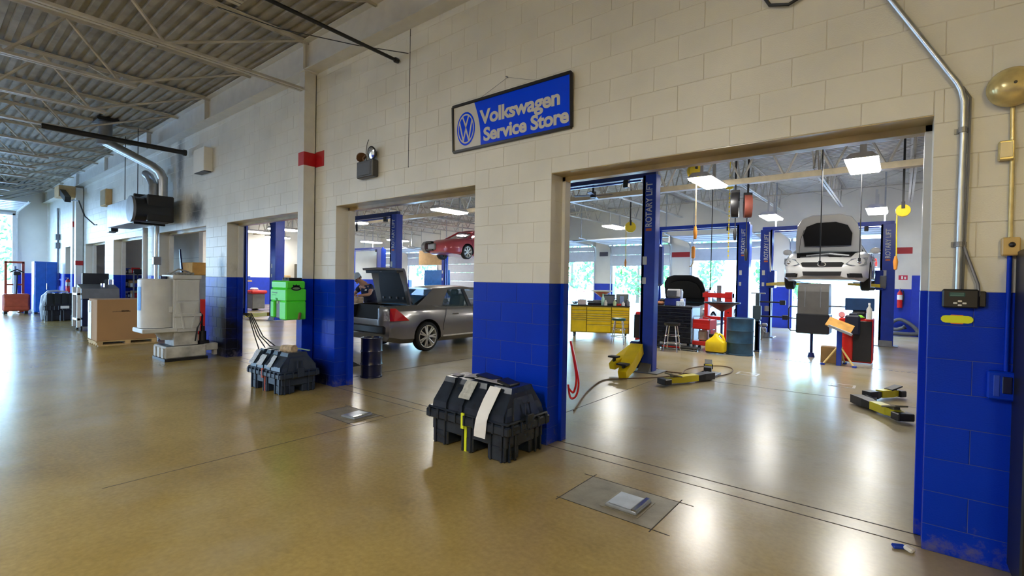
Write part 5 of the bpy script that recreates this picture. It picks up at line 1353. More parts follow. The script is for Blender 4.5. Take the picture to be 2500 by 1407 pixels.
def stool(label, loc, m, rz=0, h=.70, back=False):
    t = thing('stool', label, 'stool', loc, rz)
    q = MB(); q.lathe([(0, h - .07), (.17, h - .07), (.185, h - .045), (.18, h - .01), (.14, h), (0, h)], 20); q.build('seat', m, t, 40)
    for k in range(4):
        a = PI / 4 + k * PI / 2; q = MB(); q.cyl((.13 * math.cos(a), .13 * math.sin(a), h - .06), (.23 * math.cos(a), .23 * math.sin(a), 0), .013, n=8); q.build('leg', M_CHROME, t, 50)
    for z, r in ((.2, .2), (.38, .175)):
        q = MB(); q.tube([(r * math.cos(2 * PI * i / 20), r * math.sin(2 * PI * i / 20), z) for i in range(20)], .009, 5, True); q.build('foot_ring', M_CHROME, t, 50)
    return t
m_tl = mat('green_tint_bottle', (.15, .6, .35), .2, var=0); m_seatg = mat('dark_green_seat', (.02, .1, .09), .35)
bottle('green capped spray bottle on the yellow tool chest', on(YM, .08, .10, ZY), mat('pale_mint_plastic', (.45, .75, .65), .25, var=0), m_tl, .34, .05)
bottle('small pale bottle at the front edge of the yellow chest', on(YM, .16, .03, ZY), mat('cloudy_plastic', (.6, .62, .58), .4), M_WHITE, .16, .05)
bottle('small green and white bottle on the yellow chest near its right end', on(YM, .42, .05, ZY), mat('pale_green_bottle', (.5, .65, .4), .35), M_WHITE, .18, .05)
bottle('white bottle at the right end of the yellow chest', on(YM, .66, .05, ZY), M_WHITE, M_WHITE, .13, .055)
bottle('grey can at the far right of the yellow chest top', on(YM, .8, .12, ZY), M_GREYM, M_WHITE, .2, .055)
def boxthing(name, label, cat, loc, rz, d, m, bev=.008, lid=None, extra=None, group=None):
    t = thing(name, label, cat, loc, rz, group)
    q = MB(); q.box((0, 0, d[2] / 2), d, bev); q.build('body', m, t)
    if lid:
        q = MB(); q.box((0, 0, d[2] + .012), (d[0] * 1.02, d[1] * 1.02, .024), .006); q.build('lid', lid, t)
    if extra: extra(t)
    return t
def mon(t):
    q = MB(); q.bb(-.17, .17, -.128, -.12, .05, .28, .003); q.build('screen', M_GREYP, t)
boxthing('battery_charger', 'dark teal box standing on the yellow chest next to the green bottle', 'box', on(YM, .26, .3, ZY), YA, (.34, .2, .32), mat('dark_teal_metal', (.02, .05, .07), .35), .012, extra=mon)
boxthing('battery_charger', 'grey and dark box with pale blue front near the right end of the yellow chest', 'box', on(YM, .64, .3, ZY), YA, (.36, .22, .34), mat('grey_green_metal', (.16, .19, .18), .4), .012, extra=lambda t: MB().bb(-.08, .04, -.125, -.108, .04, .28, .004).build('front_panel', mat('pale_blue_panel', (.25, .35, .6), .4), t))
boxthing('black_tray', 'flat black tray of tools on the left of the yellow chest', 'tray', on(YM, -.15, .3, ZY), YA, (.44, .3, .07), M_DARK, .01, extra=lambda t: MB().box((.05, 0, .11), (.25, .12, .07), .02).box((-.15, .02, .1), (.2, .1, .05), .02).build('tool', M_GREYM, t))
boxthing('paper_carton', 'pinkish white carton at the left end of the yellow chest', 'box', on(YM, -.54, .2, ZY), YA, (.24, .2, .15), mat('pinkish_carton', (.68, .60, .62), .6), .006, extra=lambda t: MB().box((.02, .0, .155), (.18, .12, .01), .002).build('flap', M_PAPER, t))
boxthing('black_toolbox', 'low black toolbox at the back of the yellow chest right half', 'toolbox', on(YM, .5, .53, ZY), YA, (.6, .14, .16), M_BLACKP, .015, extra=lambda t: MB().tube([(-.1, 0, .16), (-.08, 0, .2), (.08, 0, .2), (.1, 0, .16)], .012, 6).build('handle', M_DARK, t))
boxthing('red_case', 'small red case at the front of the yellow chest right end', 'case', on(YM, .54, .05, ZY), YA, (.12, .08, .06), M_RED, .01, extra=lambda t: MB().box((0, -.042, .03), (.04, .008, .02), .002).build('clasp', M_CHROME, t))
def drain_funnel(name, label, loc, rp, hz, mcone, mrim, mpost, dish=.3):
    t = thing(name, label, 'oil drain', loc)
    q = MB(); q.cyl((0, 0, .12), (0, 0, hz - .2), .03, n=10); q.build('post', mpost, t, 50)
    q = MB(); q.lathe([(.03, hz - .22), (rp * .85, hz - .03), (rp * .85, hz - .02), (.02, hz - .2)], 20); q.build('cone', mcone, t, 50)
    q = MB(); q.lathe([(rp * .84, hz - .035), (rp, hz - .02), (rp * 1.02, hz + .01), (rp * .86, hz + .005)], 20); q.build('rim', mrim, t, 50)
    q = MB(); q.lathe([(0, 0.04), (.2, .04), (.2, .12), (.05, .16), (0, .16)], 16); q.build('tank', mpost, t, 40)
    q = MB()
    for k in range(3): a = k * 2.1; q.cyl((.17 * math.cos(a), .17 * math.sin(a), .02), (.17 * math.cos(a) + .02, .17 * math.sin(a), .02), .025, n=8)
    q.build('caster', M_RUBBER, t)
    return t
drain_funnel('oil_drain', 'orange red oil drain cone with white rim behind the yellow chest', on(YM, .0, 1.6, 0), .34, 1.36, mat('orange_red_cone', (.5, .12, .05), .4), M_WHITE, M_LIFT)
boxthing('red_welder', 'red and black handcart leaning between the yellow chest and the lift post', 'cart', (-5.72, 9.0, 0), .45, (.24, .4, .82), M_RED, .03, extra=lambda t: (MB().bb(-.16, .1, -.22, -.2, .1, .75, .01).build('black_front', M_DARK, t), MB().bb(.05, .09, -.23, -.205, .1, .8, .005).build('white_edge', M_WHITE, t)))
stool('round stool with dark green seat and chrome legs in front of the yellow chest', (-5.82, 7.9, 0), m_seatg, .3, .69)
# black chest
BC = (-4.47, 8.14, 0); BM = Matrix.Translation(BC)
t = chest('tool_chest', 'black tool chest with steel edge handles in front of the car with the black hood', BC, 0, .98, .6, 1.03, M_CHEST, [(1.0, [.12, .1, .1, .1, .12, .14, .16, .16])], mat('dark_steel_handle', (.06, .07, .09), .25, .6))
ZB = 1.06
q = MB()
for s in (-1, 1): q.bb(s * .48 - .012, s * .48 + .012, -.03, -.015, .18, 1.0, .003)
q.build('edge_trim', mat('blue_grey_steel', (.25, .3, .4), .3, .6), t)
def cs(t):
    q = MB(); q.box((.0, -.02, .30), (.34, .3, .22), .03, rotx(-.15)); q.build('housing', mat('silver_grey_plastic', (.38, .39, .42), .35), t)
    q = MB(); q.box((-.03, -.185, .31), (.24, .02, .15), .005, rotx(-.15)); q.build('screen', mat('dark_screen', (.05, .055, .07), .2), t)
    q = MB(); q.bb(.17, .21, -.15, -.1, .02, .42, .006); q.build('side_post', mat('pale_steel2', (.55, .6, .7), .3, .5), t)
boxthing('computer_terminal', 'silver computer terminal on a blue base on top of the black chest', 'computer', on(BM, -.05, .3, ZB), .05, (.44, .34, .19), mat('royal_blue_plastic', (.015, .03, .22), .35), .01, extra=cs)
boxthing('parts_box', 'small white and blue box at the front of the black chest', 'box', on(BM, .17, .08, ZB), .1, (.2, .1, .12), mat('white_blue_box', (.5, .6, .72), .4, var=.4, scale=30), .006, extra=lambda t: MB().box((.03, .0, .15), (.08, .06, .06), .01).build('pot', M_WHITE, t))
boxthing('rag_pile', 'heap of orange and tan rags at the left end of the black chest', 'rags', on(BM, -.42, .25, ZB), .2, (.22, .2, .1), mat('rag_cloth', (.45, .2, .1), .9, var=.5, scale=18), .04, extra=lambda t: MB().box((.05, .02, .12), (.16, .12, .07), .03, rotz(.5)).build('upper_rag', M_DARK, t))
stool('black round stool with chrome legs in front of the black chest', (-4.25, 7.55, 0), M_BLACKP, .1, .69)
q = MB(); q.bb(-.5, .5, -.12, .12, .04, .1, .02); t = thing('creeper', 'low red and black mechanics creeper on the floor under the black chest', 'creeper', (-4.25, 7.95, 0)); q.build('board', M_DARK, t)
q = MB(); q.bb(-.35, .1, -.13, -.12, .06, .09); q.build('red_edge', M_RED, t)
q = MB()
for sx in (-.42, 0, .42): q.cyl((sx, -.1, .03), (sx + .03, -.1, .03), .03, n=8); q.cyl((sx, .1, .03), (sx + .03, .1, .03), .03, n=8)
q.build('caster', M_CHROME, t)
# red trolley
t = thing('service_trolley', 'red two shelf service trolley on casters beside the blue drum', 'trolley', (-3.72, 8.25, 0), -.12)
for sx in (-.2, .2):
    for sy in (-.16, .2):
        q = MB(); q.bb(sx - .014, sx + .014, sy - .014, sy + .014, .1, .78, .003); q.build('corner_post', M_GREYM, t)
q = MB(); q.bb(-.215, .215, -.18, .215, .53, .76, .01); q.bb(-.2, .2, -.186, -.178, .55, .66, .004); q.build('drawer_box', M_RED, t)
q = MB(); q.bb(-.215, .215, -.18, .215, .14, .24, .008); q.build('lower_tray', M_RED, t)
q = MB(); q.bb(.2, .215, -.12, .2, .25, .52); q.build('side_panel', M_RED, t)
for sx in (-.19, .19):
    for sy in (-.15, .19):
        q = MB(); q.cyl((sx - .02, sy, .05), (sx + .02, sy, .05), .05, n=12); q.bb(sx - .015, sx + .015, sy - .015, sy + .015, .08, .14); q.build('caster', M_RUBBER, t, 40)
q = MB(); q.tube([(-.18, -.18, .78), (-.18, -.2, .84), (.0, -.2, .85), (.18, -.2, .82), (.2, -.1, .78)], .008, 5); q.build('coiled_wire', M_GREYM, t)
boxthing('plastic_jug', 'cloudy white plastic jug on the lower shelf of the red trolley', 'jug', (-3.74, 8.25, .24), -.12, (.2, .18, .26), mat('cloudy_white_plastic', (.6, .6, .57), .4, var=.2), .04, extra=lambda t: MB().cyl((0, 0, .25), (0, 0, .29), .03, n=10).build('cap', M_WHITE, t))
# yellow fluid jug
t = thing('fluid_jug', 'big yellow plastic fluid jug with handle on a black dolly', 'jug', (-3.33, 7.88, 0))
q = MB()
def rr(w, d, z, r=.3): return [(w * math.copysign(abs(math.cos(a)) ** r, math.cos(a)), d * math.copysign(abs(math.sin(a)) ** r, math.sin(a)), z) for a in [2 * PI * (i + .5) / 16 for i in range(16)]]
q.loft([rr(.2, .13, .06), rr(.215, .145, .09), rr(.215, .145, .27), rr(.19, .13, .31), rr(.12, .11, .36, .5), rr(.06, .08, .42, .6), rr(.04, .05, .47, 1)]); q.build('body', M_YEL, t, 40)
q = MB(); q.tube([(.02, 0, .44), (.08, 0, .47), (.14, 0, .43), (.18, 0, .33), (.185, 0, .28)], .028, 8); q.build('handle', M_YEL, t, 60)
q = MB(); q.cyl((-.0, 0, .46), (0, 0, .50), .035, n=12); q.build('cap', M_YEL, t, 40)
q = MB(); q.bb(-.16, -.06, -.02, .02, .38, .46, .01); q.build('spout', M_DARK, t)
q = MB(); q.bb(-.2, .2, -.13, .13, .03, .06, .01); q.build('dolly', M_DARK, t)
drum('steel_drum', 'blue steel drum with worn paint next to the yellow jug', (-2.9, 8.22, 0), .295, .85, mat('worn_blue_drum', (.02, .075, .15), .4, var=.4, scale=5))
drain_funnel('oil_drain', 'dark red oil drain cone with wide black rim over the red trolley', (-3.48, 8.85, 0), .42, 1.17, mat('dark_red_cone', (.12, .012, .012), .4), M_DARK, M_LIFTD)
# red press
t = thing('shop_press', 'red H frame shop press behind the oil drain', 'press', (-4.02, 10.5, 0))
for sx in (-.32, .28):
    w = .05 if sx < 0 else .1
    q = MB(); q.bb(sx - w, sx + w, -.1, .1, .04, 1.42, .006); q.build('upright', M_RED, t)
q = MB(); q.bb(-.42, .38, -.12, .12, 1.25, 1.38, .006); q.build('head_beam', M_RED, t)
q = MB(); q.bb(-.4, .36, -.13, .13, .62, .72, .006); q.build('bed_beam', M_RED, t)
q = MB(); q.cyl((0, 0, 1.0), (0, 0, 1.6), .06, n=12); q.build('ram', M_GREYM, t, 40)
for sx in (-.32, .28):
    q = MB(); q.bb(sx - .1, sx + .1, -.3, .3, 0, .06, .006); q.build('foot', M_RED, t)
for k in range(6):
    q = MB(); q.cyl((.28, -.102, .45 + k * .13), (.28, -.098, .45 + k * .13), .02, n=10); q.build('pin_hole', M_DARK, t)
# alignment / tyre changer post behind the drum
t = thing('tyre_changer', 'dark tyre changer column with horizontal arms right of the blue drum', 'machine', (-2.72, 9.1, 0))
q = MB(); q.bb(-.045, .045, -.05, .05, .02, 1.42, .008); q.bb(-.1, .08, -.06, .06, .78, 1.12, .01); q.build('column', mat('dark_green_grey', (.03, .05, .06), .45), t)
for z, L in ((1.22, .5), (.87, .56)):
    q = MB(); q.bb(.05, L, -.02, .02, z - .018, z + .018, .004); q.bb(L - .02, L + .1, -.05, .05, z - .06, z + .05, .01); q.build('arm', M_DARK, t)
q = MB(); q.bb(-.16, .16, -.02, .02, 1.41, 1.44, .004); q.build('top_bar', M_GREYM, t)
q = MB(); q.cyl((.2, 0, 1.0), (.2, 0, 1.12), .05, n=10); q.bb(.08, .2, -.04, .04, .45, .6, .02); q.bb(.1, .22, -.05, .05, .62, .7, .02); q.tube([(.05, -.05, .7), (.16, -.06, .5), (.1, -.05, .3)], .02, 6); q.build('fitting', M_GREYM, t)
q = MB(); q.bb(-.08, .08, -.1, .1, 0, .03, .004); q.bb(-.03, .07, -.05, .05, .03, .75, .008); q.build('base', M_NAVY, t)
# wheel balancer
t = thing('wheel_balancer', 'wheel balancer with large grey hood, monitor and red cabinet', 'machine', (-1.05, 9.15, 0))
q = MB(); q.bb(.02, .62, -.5, .1, .02, .95, .02); q.build('cabinet', M_RED, t)
q = MB(); q.bb(.28, .60, -.52, -.49, .05, .9, .01); q.build('black_panel', M_DARK, t)
q = MB(); q.bb(.04, .27, -.52, -.5, .08, .55, .006); q.build('red_door', M_RED, t)
q = MB(); prf = [(-.28, .82), (-.28, 1.5), (-.24, 1.62), (-.14, 1.68), (.1, 1.68), (.2, 1.6), (.22, 1.5), (.22, .82)]
q.prism([(y_, z_) for y_, z_ in prf][::-1], .60, tr(-.78, -.1, 0) @ Matrix(((0, 0, 1, 0), (1, 0, 0, 0), (0, 1, 0, 0), (0, 0, 0, 1)))); hd = q.build('hood', mat('dark_grey_hood', (.10, .095, .09), .35), t)
q = MB()
for k in (-.64, -.34): q.bb(k, k + .015, -.39, -.38, 1.15, 1.6)
q.build('hood_rib', M_GREYP, hd)
q = MB(); q.bb(-.80, -.16, -.4, .2, .55, 1.0, .02); q.build('lower_guard', M_BLACKP, t)
q = MB(); q.cyl((-.52, -.1, .1), (-.52, -.1, .56), .03, n=8); q.cyl((-.52, -.1, 0), (-.52, -.1, .1), .075, .05, n=12); q.build('foot_post', M_LIFTD, t, 40)
q = MB(); q.tube([(-.78, -.38, 1.15), (-.92, -.38, 1.15), (-.95, -.38, 1.1), (-.95, -.38, .65), (-.9, -.38, .6), (-.78, -.38, .6)], .014, 6); q.tube([(-.95, -.38, .88), (-.78, -.38, .88)], .012, 6); q.build('guard_rail', M_DARK, t)
q = MB(); q.box((.36, -.12, 1.24), (.52, .06, .27), .012, rotx(-.1)); q.build('monitor', mat('navy_screen', (.01, .04, .12), .2), t)
q = MB(); q.bb(.24, .5, -.14, -.06, 1.05, 1.25, .02); q.bb(.22, .48, -.3, -.1, .82, 1.08, .03); q.build('monitor_stand', M_BLACKP, t)
q = MB(); q.bb(.14, .40, -.60, -.50, .60, 1.02, .03); q.bb(.2, .36, -.52, -.3, .95, 1.06, .02); q.build('control_pod', mat('navy_plastic', (.01, .014, .035), .4), t)
q = MB(); q.bb(-.2, .1, -.12, -.08, 1.16, 1.19, .006); q.build('shaft', M_GREYM, t)
q = MB(); q.cyl((.06, -.3, 1.0), (.06, -.35, 1.02), .06, n=12); q.build('cone', mat('pink_cone', (.6, .2, .2), .4), t, 40)
q = MB(); q.cyl((.17, -.35, .95), (.17, -.4, .97), .05, n=12); q.build('cone', mat('pink_cone', (0, 0, 0)), t, 40)
bottle('clear spray bottle hanging on the red balancer cabinet', (-.5, 8.58, .95), mat('clear_plastic_bottle', (.6, .6, .55), .3), M_WHITE, .34, .05)
boxthing('lime_cloth', 'lime green cloth lying on the red balancer cabinet', 'cloth', (-.70, 8.72, .958), .2, (.18, .12, .07), mat('lime_cloth_m', (.25, .6, .05), .8), .03, extra=lambda t: MB().box((.04, -.03, .02), (.14, .14, .025), .01).build('fold', mat('lime_cloth_m', (0, 0, 0)), t))
t = thing('roller_stand', 'blue stand with yellow splayed legs and tilted tan board in front of the red balancer', 'stand', (-.96, 8.05, 0))
q = MB(); q.bb(-.045, .045, -.045, .045, .0, .72, .006); q.build('post', M_LIFT, t)
for a in (-2.6, -.5, 1.3):
    q = MB(); q.cyl((.03 * math.cos(a), .03 * math.sin(a), .38), (.3 * math.cos(a), .3 * math.sin(a), .02), .018, n=8); q.build('leg', mat('pale_yellow_leg', (.75, .55, .2), .4), t, 50)
    q = MB(); q.box((.31 * math.cos(a), .31 * math.sin(a), .02), (.07, .05, .04), .006, rotz(a)); q.build('foot', M_LIFT, t)
q = MB(); q.box((.0, 0, .82), (.46, .34, .025), .004, roty(.38) @ rotx(.5)); q.build('board', mat('orange_tan_board', (.62, .32, .07), .6, var=.2), t)
q = MB(); q.box((.02, -.155, .735), (.44, .02, .06), .004, roty(.38) @ rotx(.5)); q.build('board_edge', mat('pale_blue_edge', (.5, .58, .68), .5), t)
boxthing('cardboard_box', 'small brown cardboard box on the floor behind the blue stand', 'box', (-1.12, 8.4, 0), .05, (.38, .3, .34), mat('brown_carton', (.40, .24, .09), .8), .004, extra=lambda t: MB().bb(-.19, .19, -.02, .02, .339, .344).build('tape', M_TAN, t))

# reels, cords and hoists under the garage roof
def reel(name, label, loc, r, w, m, rz, cord=None, mc=None, group=None):
    t = thing(name, label, 'reel', loc, rz, group)
    q = MB(); q.lathe([(0, -w / 2), (r, -w / 2), (r * 1.02, -w * .3), (r * 1.02, w * .3), (r, w / 2), (0, w / 2)], 22, rotx(PI / 2)); q.build('drum', m, t, 40)
    q = MB(); q.bb(-.03, .03, -w / 2 - .015, w / 2 + .015, r * .3, r + .06, .004); q.bb(-.02, .02, -.02, .02, r + .05, 5.19 - loc[2], 0) if 5.19 - loc[2] > r + .06 else None; q.build('bracket', M_DARK, t)
    if cord:
        q = MB(); q.tube([(cord[0], 0, -r * .3), (cord[0], 0, -cord[1] * .5), (cord[0] + .01, 0, -cord[1])], .012, 5); q.build('cord', mc or m, t)
        q = MB(); q.lathe([(.0, -cord[1] - .3), (.03, -cord[1] - .28), (.045, -cord[1] - .12), (.02, -cord[1]), (0, -cord[1])], 10, tr(cord[0], 0, 0)); q.build('plug', M_ORANGE if m is M_YEL else M_DARK, t, 40)
    return t
reel('cord_reel', 'yellow cord reel with hanging orange plug by the white car lift', (.0, 9.2, 3.24), .125, .18, M_YEL, 0, (-.1, .95), M_YEL)
reel('cord_reel', 'yellow cord reel beside the far bay light, its cord hanging down', (-7.95, 13.0, 3.72), .2, .1, M_YEL, .7, (-.15, 1.2), M_YEL)
reel('cord_reel', 'yellow cord reel seen edge on beside the bright bay light left of the girder end', (-3.62, 7.0, 4.11), .17, .1, M_YEL, 1.0, (.05, 1.2), M_TAN)
reel('cord_reel', 'dim yellow cord reel at the top edge of the middle doorway', (-13.6, 5.0, 4.0), .14, .12, mat('dull_yellow', (.4, .3, .03), .4), .5, (.05, .6), M_DARK)
reel('hose_reel', 'black hose reel hanging under the tan girder', (-3.17, 8.62, 3.55), .30, .16, M_DARK, 1.75, (.1, .55), M_RUBBER)
reel('hose_reel', 'rusty red hose reel hanging beside the black one', (-2.9, 8.66, 3.50), .27, .16, mat('rust_red', (.20, .05, .035), .5), 1.9, (.12, 1.0), M_RUBBER)
t = thing('chain_hoist', 'yellow chain hoist with long hanging chain left of the lift post', 'hoist', (-3.67, 10.0, 0))
q = MB()
for k in range(34): q.box((0, 0, 2.35 + k * .06), (.035, .012, .05) if k % 2 else (.012, .035, .05), .004)
stuff(q.build('tread', M_YEL, t)).name = 'chain'
q = MB(); q.bb(-.09, .09, -.07, .07, 4.2, 4.4, .02); q.bb(-.01, .01, -.01, .01, 4.4, 5.18); q.build('hoist_body', M_YEL, t)
t = thing('hoist_hook', 'yellow hoist pendant hanging between the far doorways', 'hoist', (-5.6, 13.0, 0))
q = MB(); q.cyl((0, 0, 2.95), (0, 0, 4.46), .008, n=5); q.build('wire', M_GREYM, t)
q = MB(); q.box((0, 0, 2.72), (.12, .1, .42), .03); q.build('pendant', M_ORANGE, t)
q = MB(); q.tube([(0, 0, 2.5), (.0, 0, 2.35), (-.06, 0, 2.25), (-.12, 0, 2.24)], .02, 6); q.build('hook', M_TAN, t)
t = thing('lever_hoist', 'yellow lever hoist with orange hook hanging in the middle doorway', 'hoist', (-11.1, 8.0, 0))
q = MB(); q.box((0, 0, 2.84), (.1, .1, .28), .02); q.box((.14, 0, 2.9), (.07, .07, .5), .02); q.build('body', M_YEL, t)
q = MB(); q.cyl((0, 0, 2.98), (0, 0, 5.19), .012, n=5); q.build('chain', M_YEL, t)
q = MB(); q.tube([(-.02, 0, 2.7), (-.08, 0, 2.6), (-.02, 0, 2.5), (.05, 0, 2.54)], .022, 6); q.build('hook', M_ORANGE, t)
reel('cord_reel', 'small yellow cord reel at the top of the doorway with the green unit', (-18.6, 6.0, 3.95), .12, .12, M_YEL, 1.2, (.0, 1.6), mat('pale_yellow_cord', (.7, .6, .3), .5))
for lb, x, y, z0, z1 in (('thin black drop cord left of the raised white car, ending by the red press', -3.82, 9.0, 1.55, 5.19), ('thin black drop cord hanging in front of the raised white car', -1.22, 7.0, 2.1, 5.19), ('thin black drop cord right of the raised white car hood', -.66, 8.0, 2.2, 5.19)):
    q = MB(); q.tube([(0, 0, z1), (.005, 0, (z0 + z1) / 2), (0, 0, z0)], .011, 5); q.lathe([(0, z0 - .08), (.025, z0 - .07), (.025, z0), (0, z0)], 8)
    tag(q.build('drop_cord', M_DARK, None, 50, loc=(x, y, 0)), lb, 'cord')
t = thing('ceiling_fan', 'dark blue shop fan under the roof left of the nearest lift post', 'fan', (-6.5, 7.6, 3.95))
q = MB(); q.cyl((0, 0, .1), (0, 0, .5), .03, n=8); q.cyl((0, 0, -.06), (0, 0, .1), .08, n=12); q.build('motor', M_DARK, t, 40)
for k in range(4):
    a = k * PI / 2 + .3; q = MB(); q.box((.3 * math.cos(a), .3 * math.sin(a), 0), (.44, .11, .012), .004, rotz(a) @ rotx(.2)); q.build('blade', M_LIFTD, t)
# wall things at the far right
extinguisher('red fire extinguisher on the dark blue wall right of the white car lift', (-.02, YF - .09, .95), 0, .66)
t = thing('wall_notice', 'small red and white notice above the far fire extinguisher', 'sign', (.05, YF - .006, 1.98))
q = MB(); q.bb(-.12, .12, 0, .005, -.08, .08); q.build('plate', mat('notice_red', (.6, .03, .08), .5, var=0), t)
q = MB(); q.bb(-.05, .0, -.003, .001, -.05, .05); q.bb(.03, .08, -.003, .001, -.05, .03); q.build('white_print', M_PAPER, t)
t = thing('exhaust_hose', 'coil of grey exhaust hose on the floor under the far extinguisher', 'hose', (.05, YF - .4, 0))
q = MB(); q.tube(smooth_path([(-.35, 0, .08), (-.2, -.05, .1), (.25, .05, .1), (.42, .1, .14), (.3, .15, .35), (.0, .2, .55), (-.2, .2, .5), (-.32, .15, .3), (-.15, .1, .22), (.05, .1, .3)]), .06, 8); q.build('hose', mat('grey_hose', (.10, .11, .13), .5), t, 60)
q = MB(); q.cyl((.05, .1, .3), (.1, .1, .33), .075, n=10); q.build('cuff', M_DARK, t, 40)
t = thing('wall_band', 'red band painted across the pier behind the black hood', 'band', (-7.56, YF - .004, 2.92))
q = MB(); q.bb(-.4, .4, 0, .003, -.11, .11); q.build('paint', M_REDSTRIPE, t)
tag(MB().bb(-.5, .26, 0, .003, -.11, .11).build('wall_band', M_REDSTRIPE, None, loc=(.02, YF - .004, 2.9)), 'red band painted on the pier above the far extinguisher', 'band')
t = D.objects['wall_band']
tag(MB().bb(-.24, .2, -.03, .003, -.1, .1, .005).build('wall_plate', M_NAVY, None, loc=(-11.3, YF - .004, 3.02)), 'dark plate at the top of the pier behind the yellow chest', 'plate')
t = thing('waste_tank', 'tall rounded dark blue tank hung beside the nearest lift post', 'tank', (-4.23, 6.5, 1.56))
q = MB(); q.bb(-.13, .13, -.1, .1, .0, .92, .05); q.build('shell', M_LIFTD, t)
q = MB(); q.bb(-.15, -.13, -.02, .02, -.1, 3.63); q.build('hanger', M_GREYM, t)
q = MB(); q.bb(-.16, -.0, -.13, -.1, .0, .4, .02); q.build('black_pouch', M_DARK, t)

# ------------------------------------------------------------------ seen through the middle doorway
t = thing('parts_hood', 'loose blue hood panel standing upright behind the grey sedan', 'panel', (-19.5, 13.9, .7), .1)
q = MB(); n = 8; q.loft([[(x * .95, -.05 * (1 - x * x) - .02, 0) for x in [-1 + 2 * i / n for i in range(n + 1)]] + [(x * .95, .0 - .05 * (1 - x * x), 0) for x in [1 - 2 * i / n for i in range(n + 1)]], [(x * .9, -.05 * (1 - x * x) - .02, 1.45) for x in [-1 + 2 * i / n for i in range(n + 1)]] + [(x * .9, -.05 * (1 - x * x), 1.45) for x in [1 - 2 * i / n for i in range(n + 1)]]]); q.build('skin', mat('pale_blue_car_paint', (.03, .22, .72), .2, .2, coat=.6), t, 50)
q = MB(); q.bb(-.75, .7, .0, .04, -.7, .1, .01); q.build('stand', M_LIFTD, t)
t = thing('notice_board', 'blank tan notice board high behind the blue hood panel', 'board', (-21.2, 14.9, 2.9), .15)
q = MB(); q.bb(-.85, .85, 0, .04, -.42, .42, .006); q.build('board', M_TAN, t)
q = MB(); q.cyl((-.7, .02, .42), (-.7, .02, 1.6), .01, n=5); q.cyl((.7, .02, .42), (.7, .02, 1.6), .01, n=5); q.build('hanger', M_GREYM, t)
t = thing('blue_ramp', 'blue angular steel frame outside the doorway beneath the red car', 'frame', (-17.0, 16.2, 0), .1)
q = MB(); q.add([(-.95, -.1, .9), (.3, -.1, 1.55), (.42, -.1, 1.5), (.5, -.1, .9), (.35, -.1, .9), (-.95, .1, .9), (.3, .1, 1.55), (.42, .1, 1.5), (.5, .1, .9), (.35, .1, .9)], [(0, 1, 2, 3, 4), (9, 8, 7, 6, 5), (0, 5, 6, 1), (1, 6, 7, 2), (2, 7, 8, 3), (3, 8, 9, 4), (4, 9, 5, 0)]); q.build('frame', M_LIFT, t)
q = MB(); q.bb(.3, .45, -.08, .08, 0, .92, .01); q.bb(-.85, -.7, -.08, .08, 0, .92, .01); q.build('leg', M_LIFT, t)
t = thing('engine_block', 'engine on a workbench behind the sedan trunk', 'engine', (-10.95, 2.98, .95))
q = MB(); q.bb(-.5, .4, -.3, .3, .0, .2, .02); q.build('block', mat('tan_metal', (.5, .38, .26), .5, var=.4, scale=12), t)
q = MB(); q.box((-.3, -.1, .26), (.22, .2, .14), .04); q.box((.25, .0, .22), (.14, .16, .1), .04); q.build('red_cover', mat('red_metal', (.5, .08, .05), .4), t)
q = MB(); q.box((-.1, .1, .3), (.3, .24, .12), .04); q.tube([(-.4, -.1, .35), (-.1, -.2, .4), (.2, -.1, .3)], .03, 6); q.build('intake', mat('blue_grey_part', (.15, .2, .28), .4), t)
t = thing('workbench', 'dark steel workbench carrying the engine behind the sedan', 'bench', (-11.0, 3.1, 0))
q = MB(); q.bb(-.6, .5, -.35, .35, .85, .95, .01); q.bb(-.55, .45, -.3, .3, .4, .85, .01); q.build('top', M_DARK, t)
for sx in (-.52, .42):
    for sy in (-.28, .28):
        q = MB(); q.bb(sx - .03, sx + .03, sy - .03, sy + .03, 0, .85); q.build('leg', M_DARK, t)

# ------------------------------------------------------------------ person behind the trunk lid
def skinned(name, verts, edges, radii, m, parent, sub=1):
    me = D.meshes.new(name); me.from_pydata(verts, edges, []); o = D.objects.new(name, me); COL.objects.link(o)
    sk = o.modifiers.new('skin', 'SKIN')
    for i, r in enumerate(radii):
        v = me.skin_vertices[0].data[i]; v.radius = (r, r) if not isinstance(r, tuple) else r
        v.use_root = (i == 0)
    ss = o.modifiers.new('sub', 'SUBSURF'); ss.levels = sub; ss.render_levels = sub
    dg = bpy.context.evaluated_depsgraph_get(); dg.update()
    me2 = D.meshes.new_from_object(o.evaluated_get(dg)); o.modifiers.clear(); o.data = me2
    me2.materials.clear(); me2.materials.append(m)
    for p in me2.polygons: p.use_smooth = True
    o.parent = parent; return o
M_SHIRT = mat('navy_shirt', (.012, .018, .06), .8, var=.15); M_TROU = mat('navy_trousers', (.015, .018, .03), .85)
t = thing('person', 'person in navy work shirt and pale blue cap bending over an engine', 'person', (-10.95, 3.72, 0), .15)
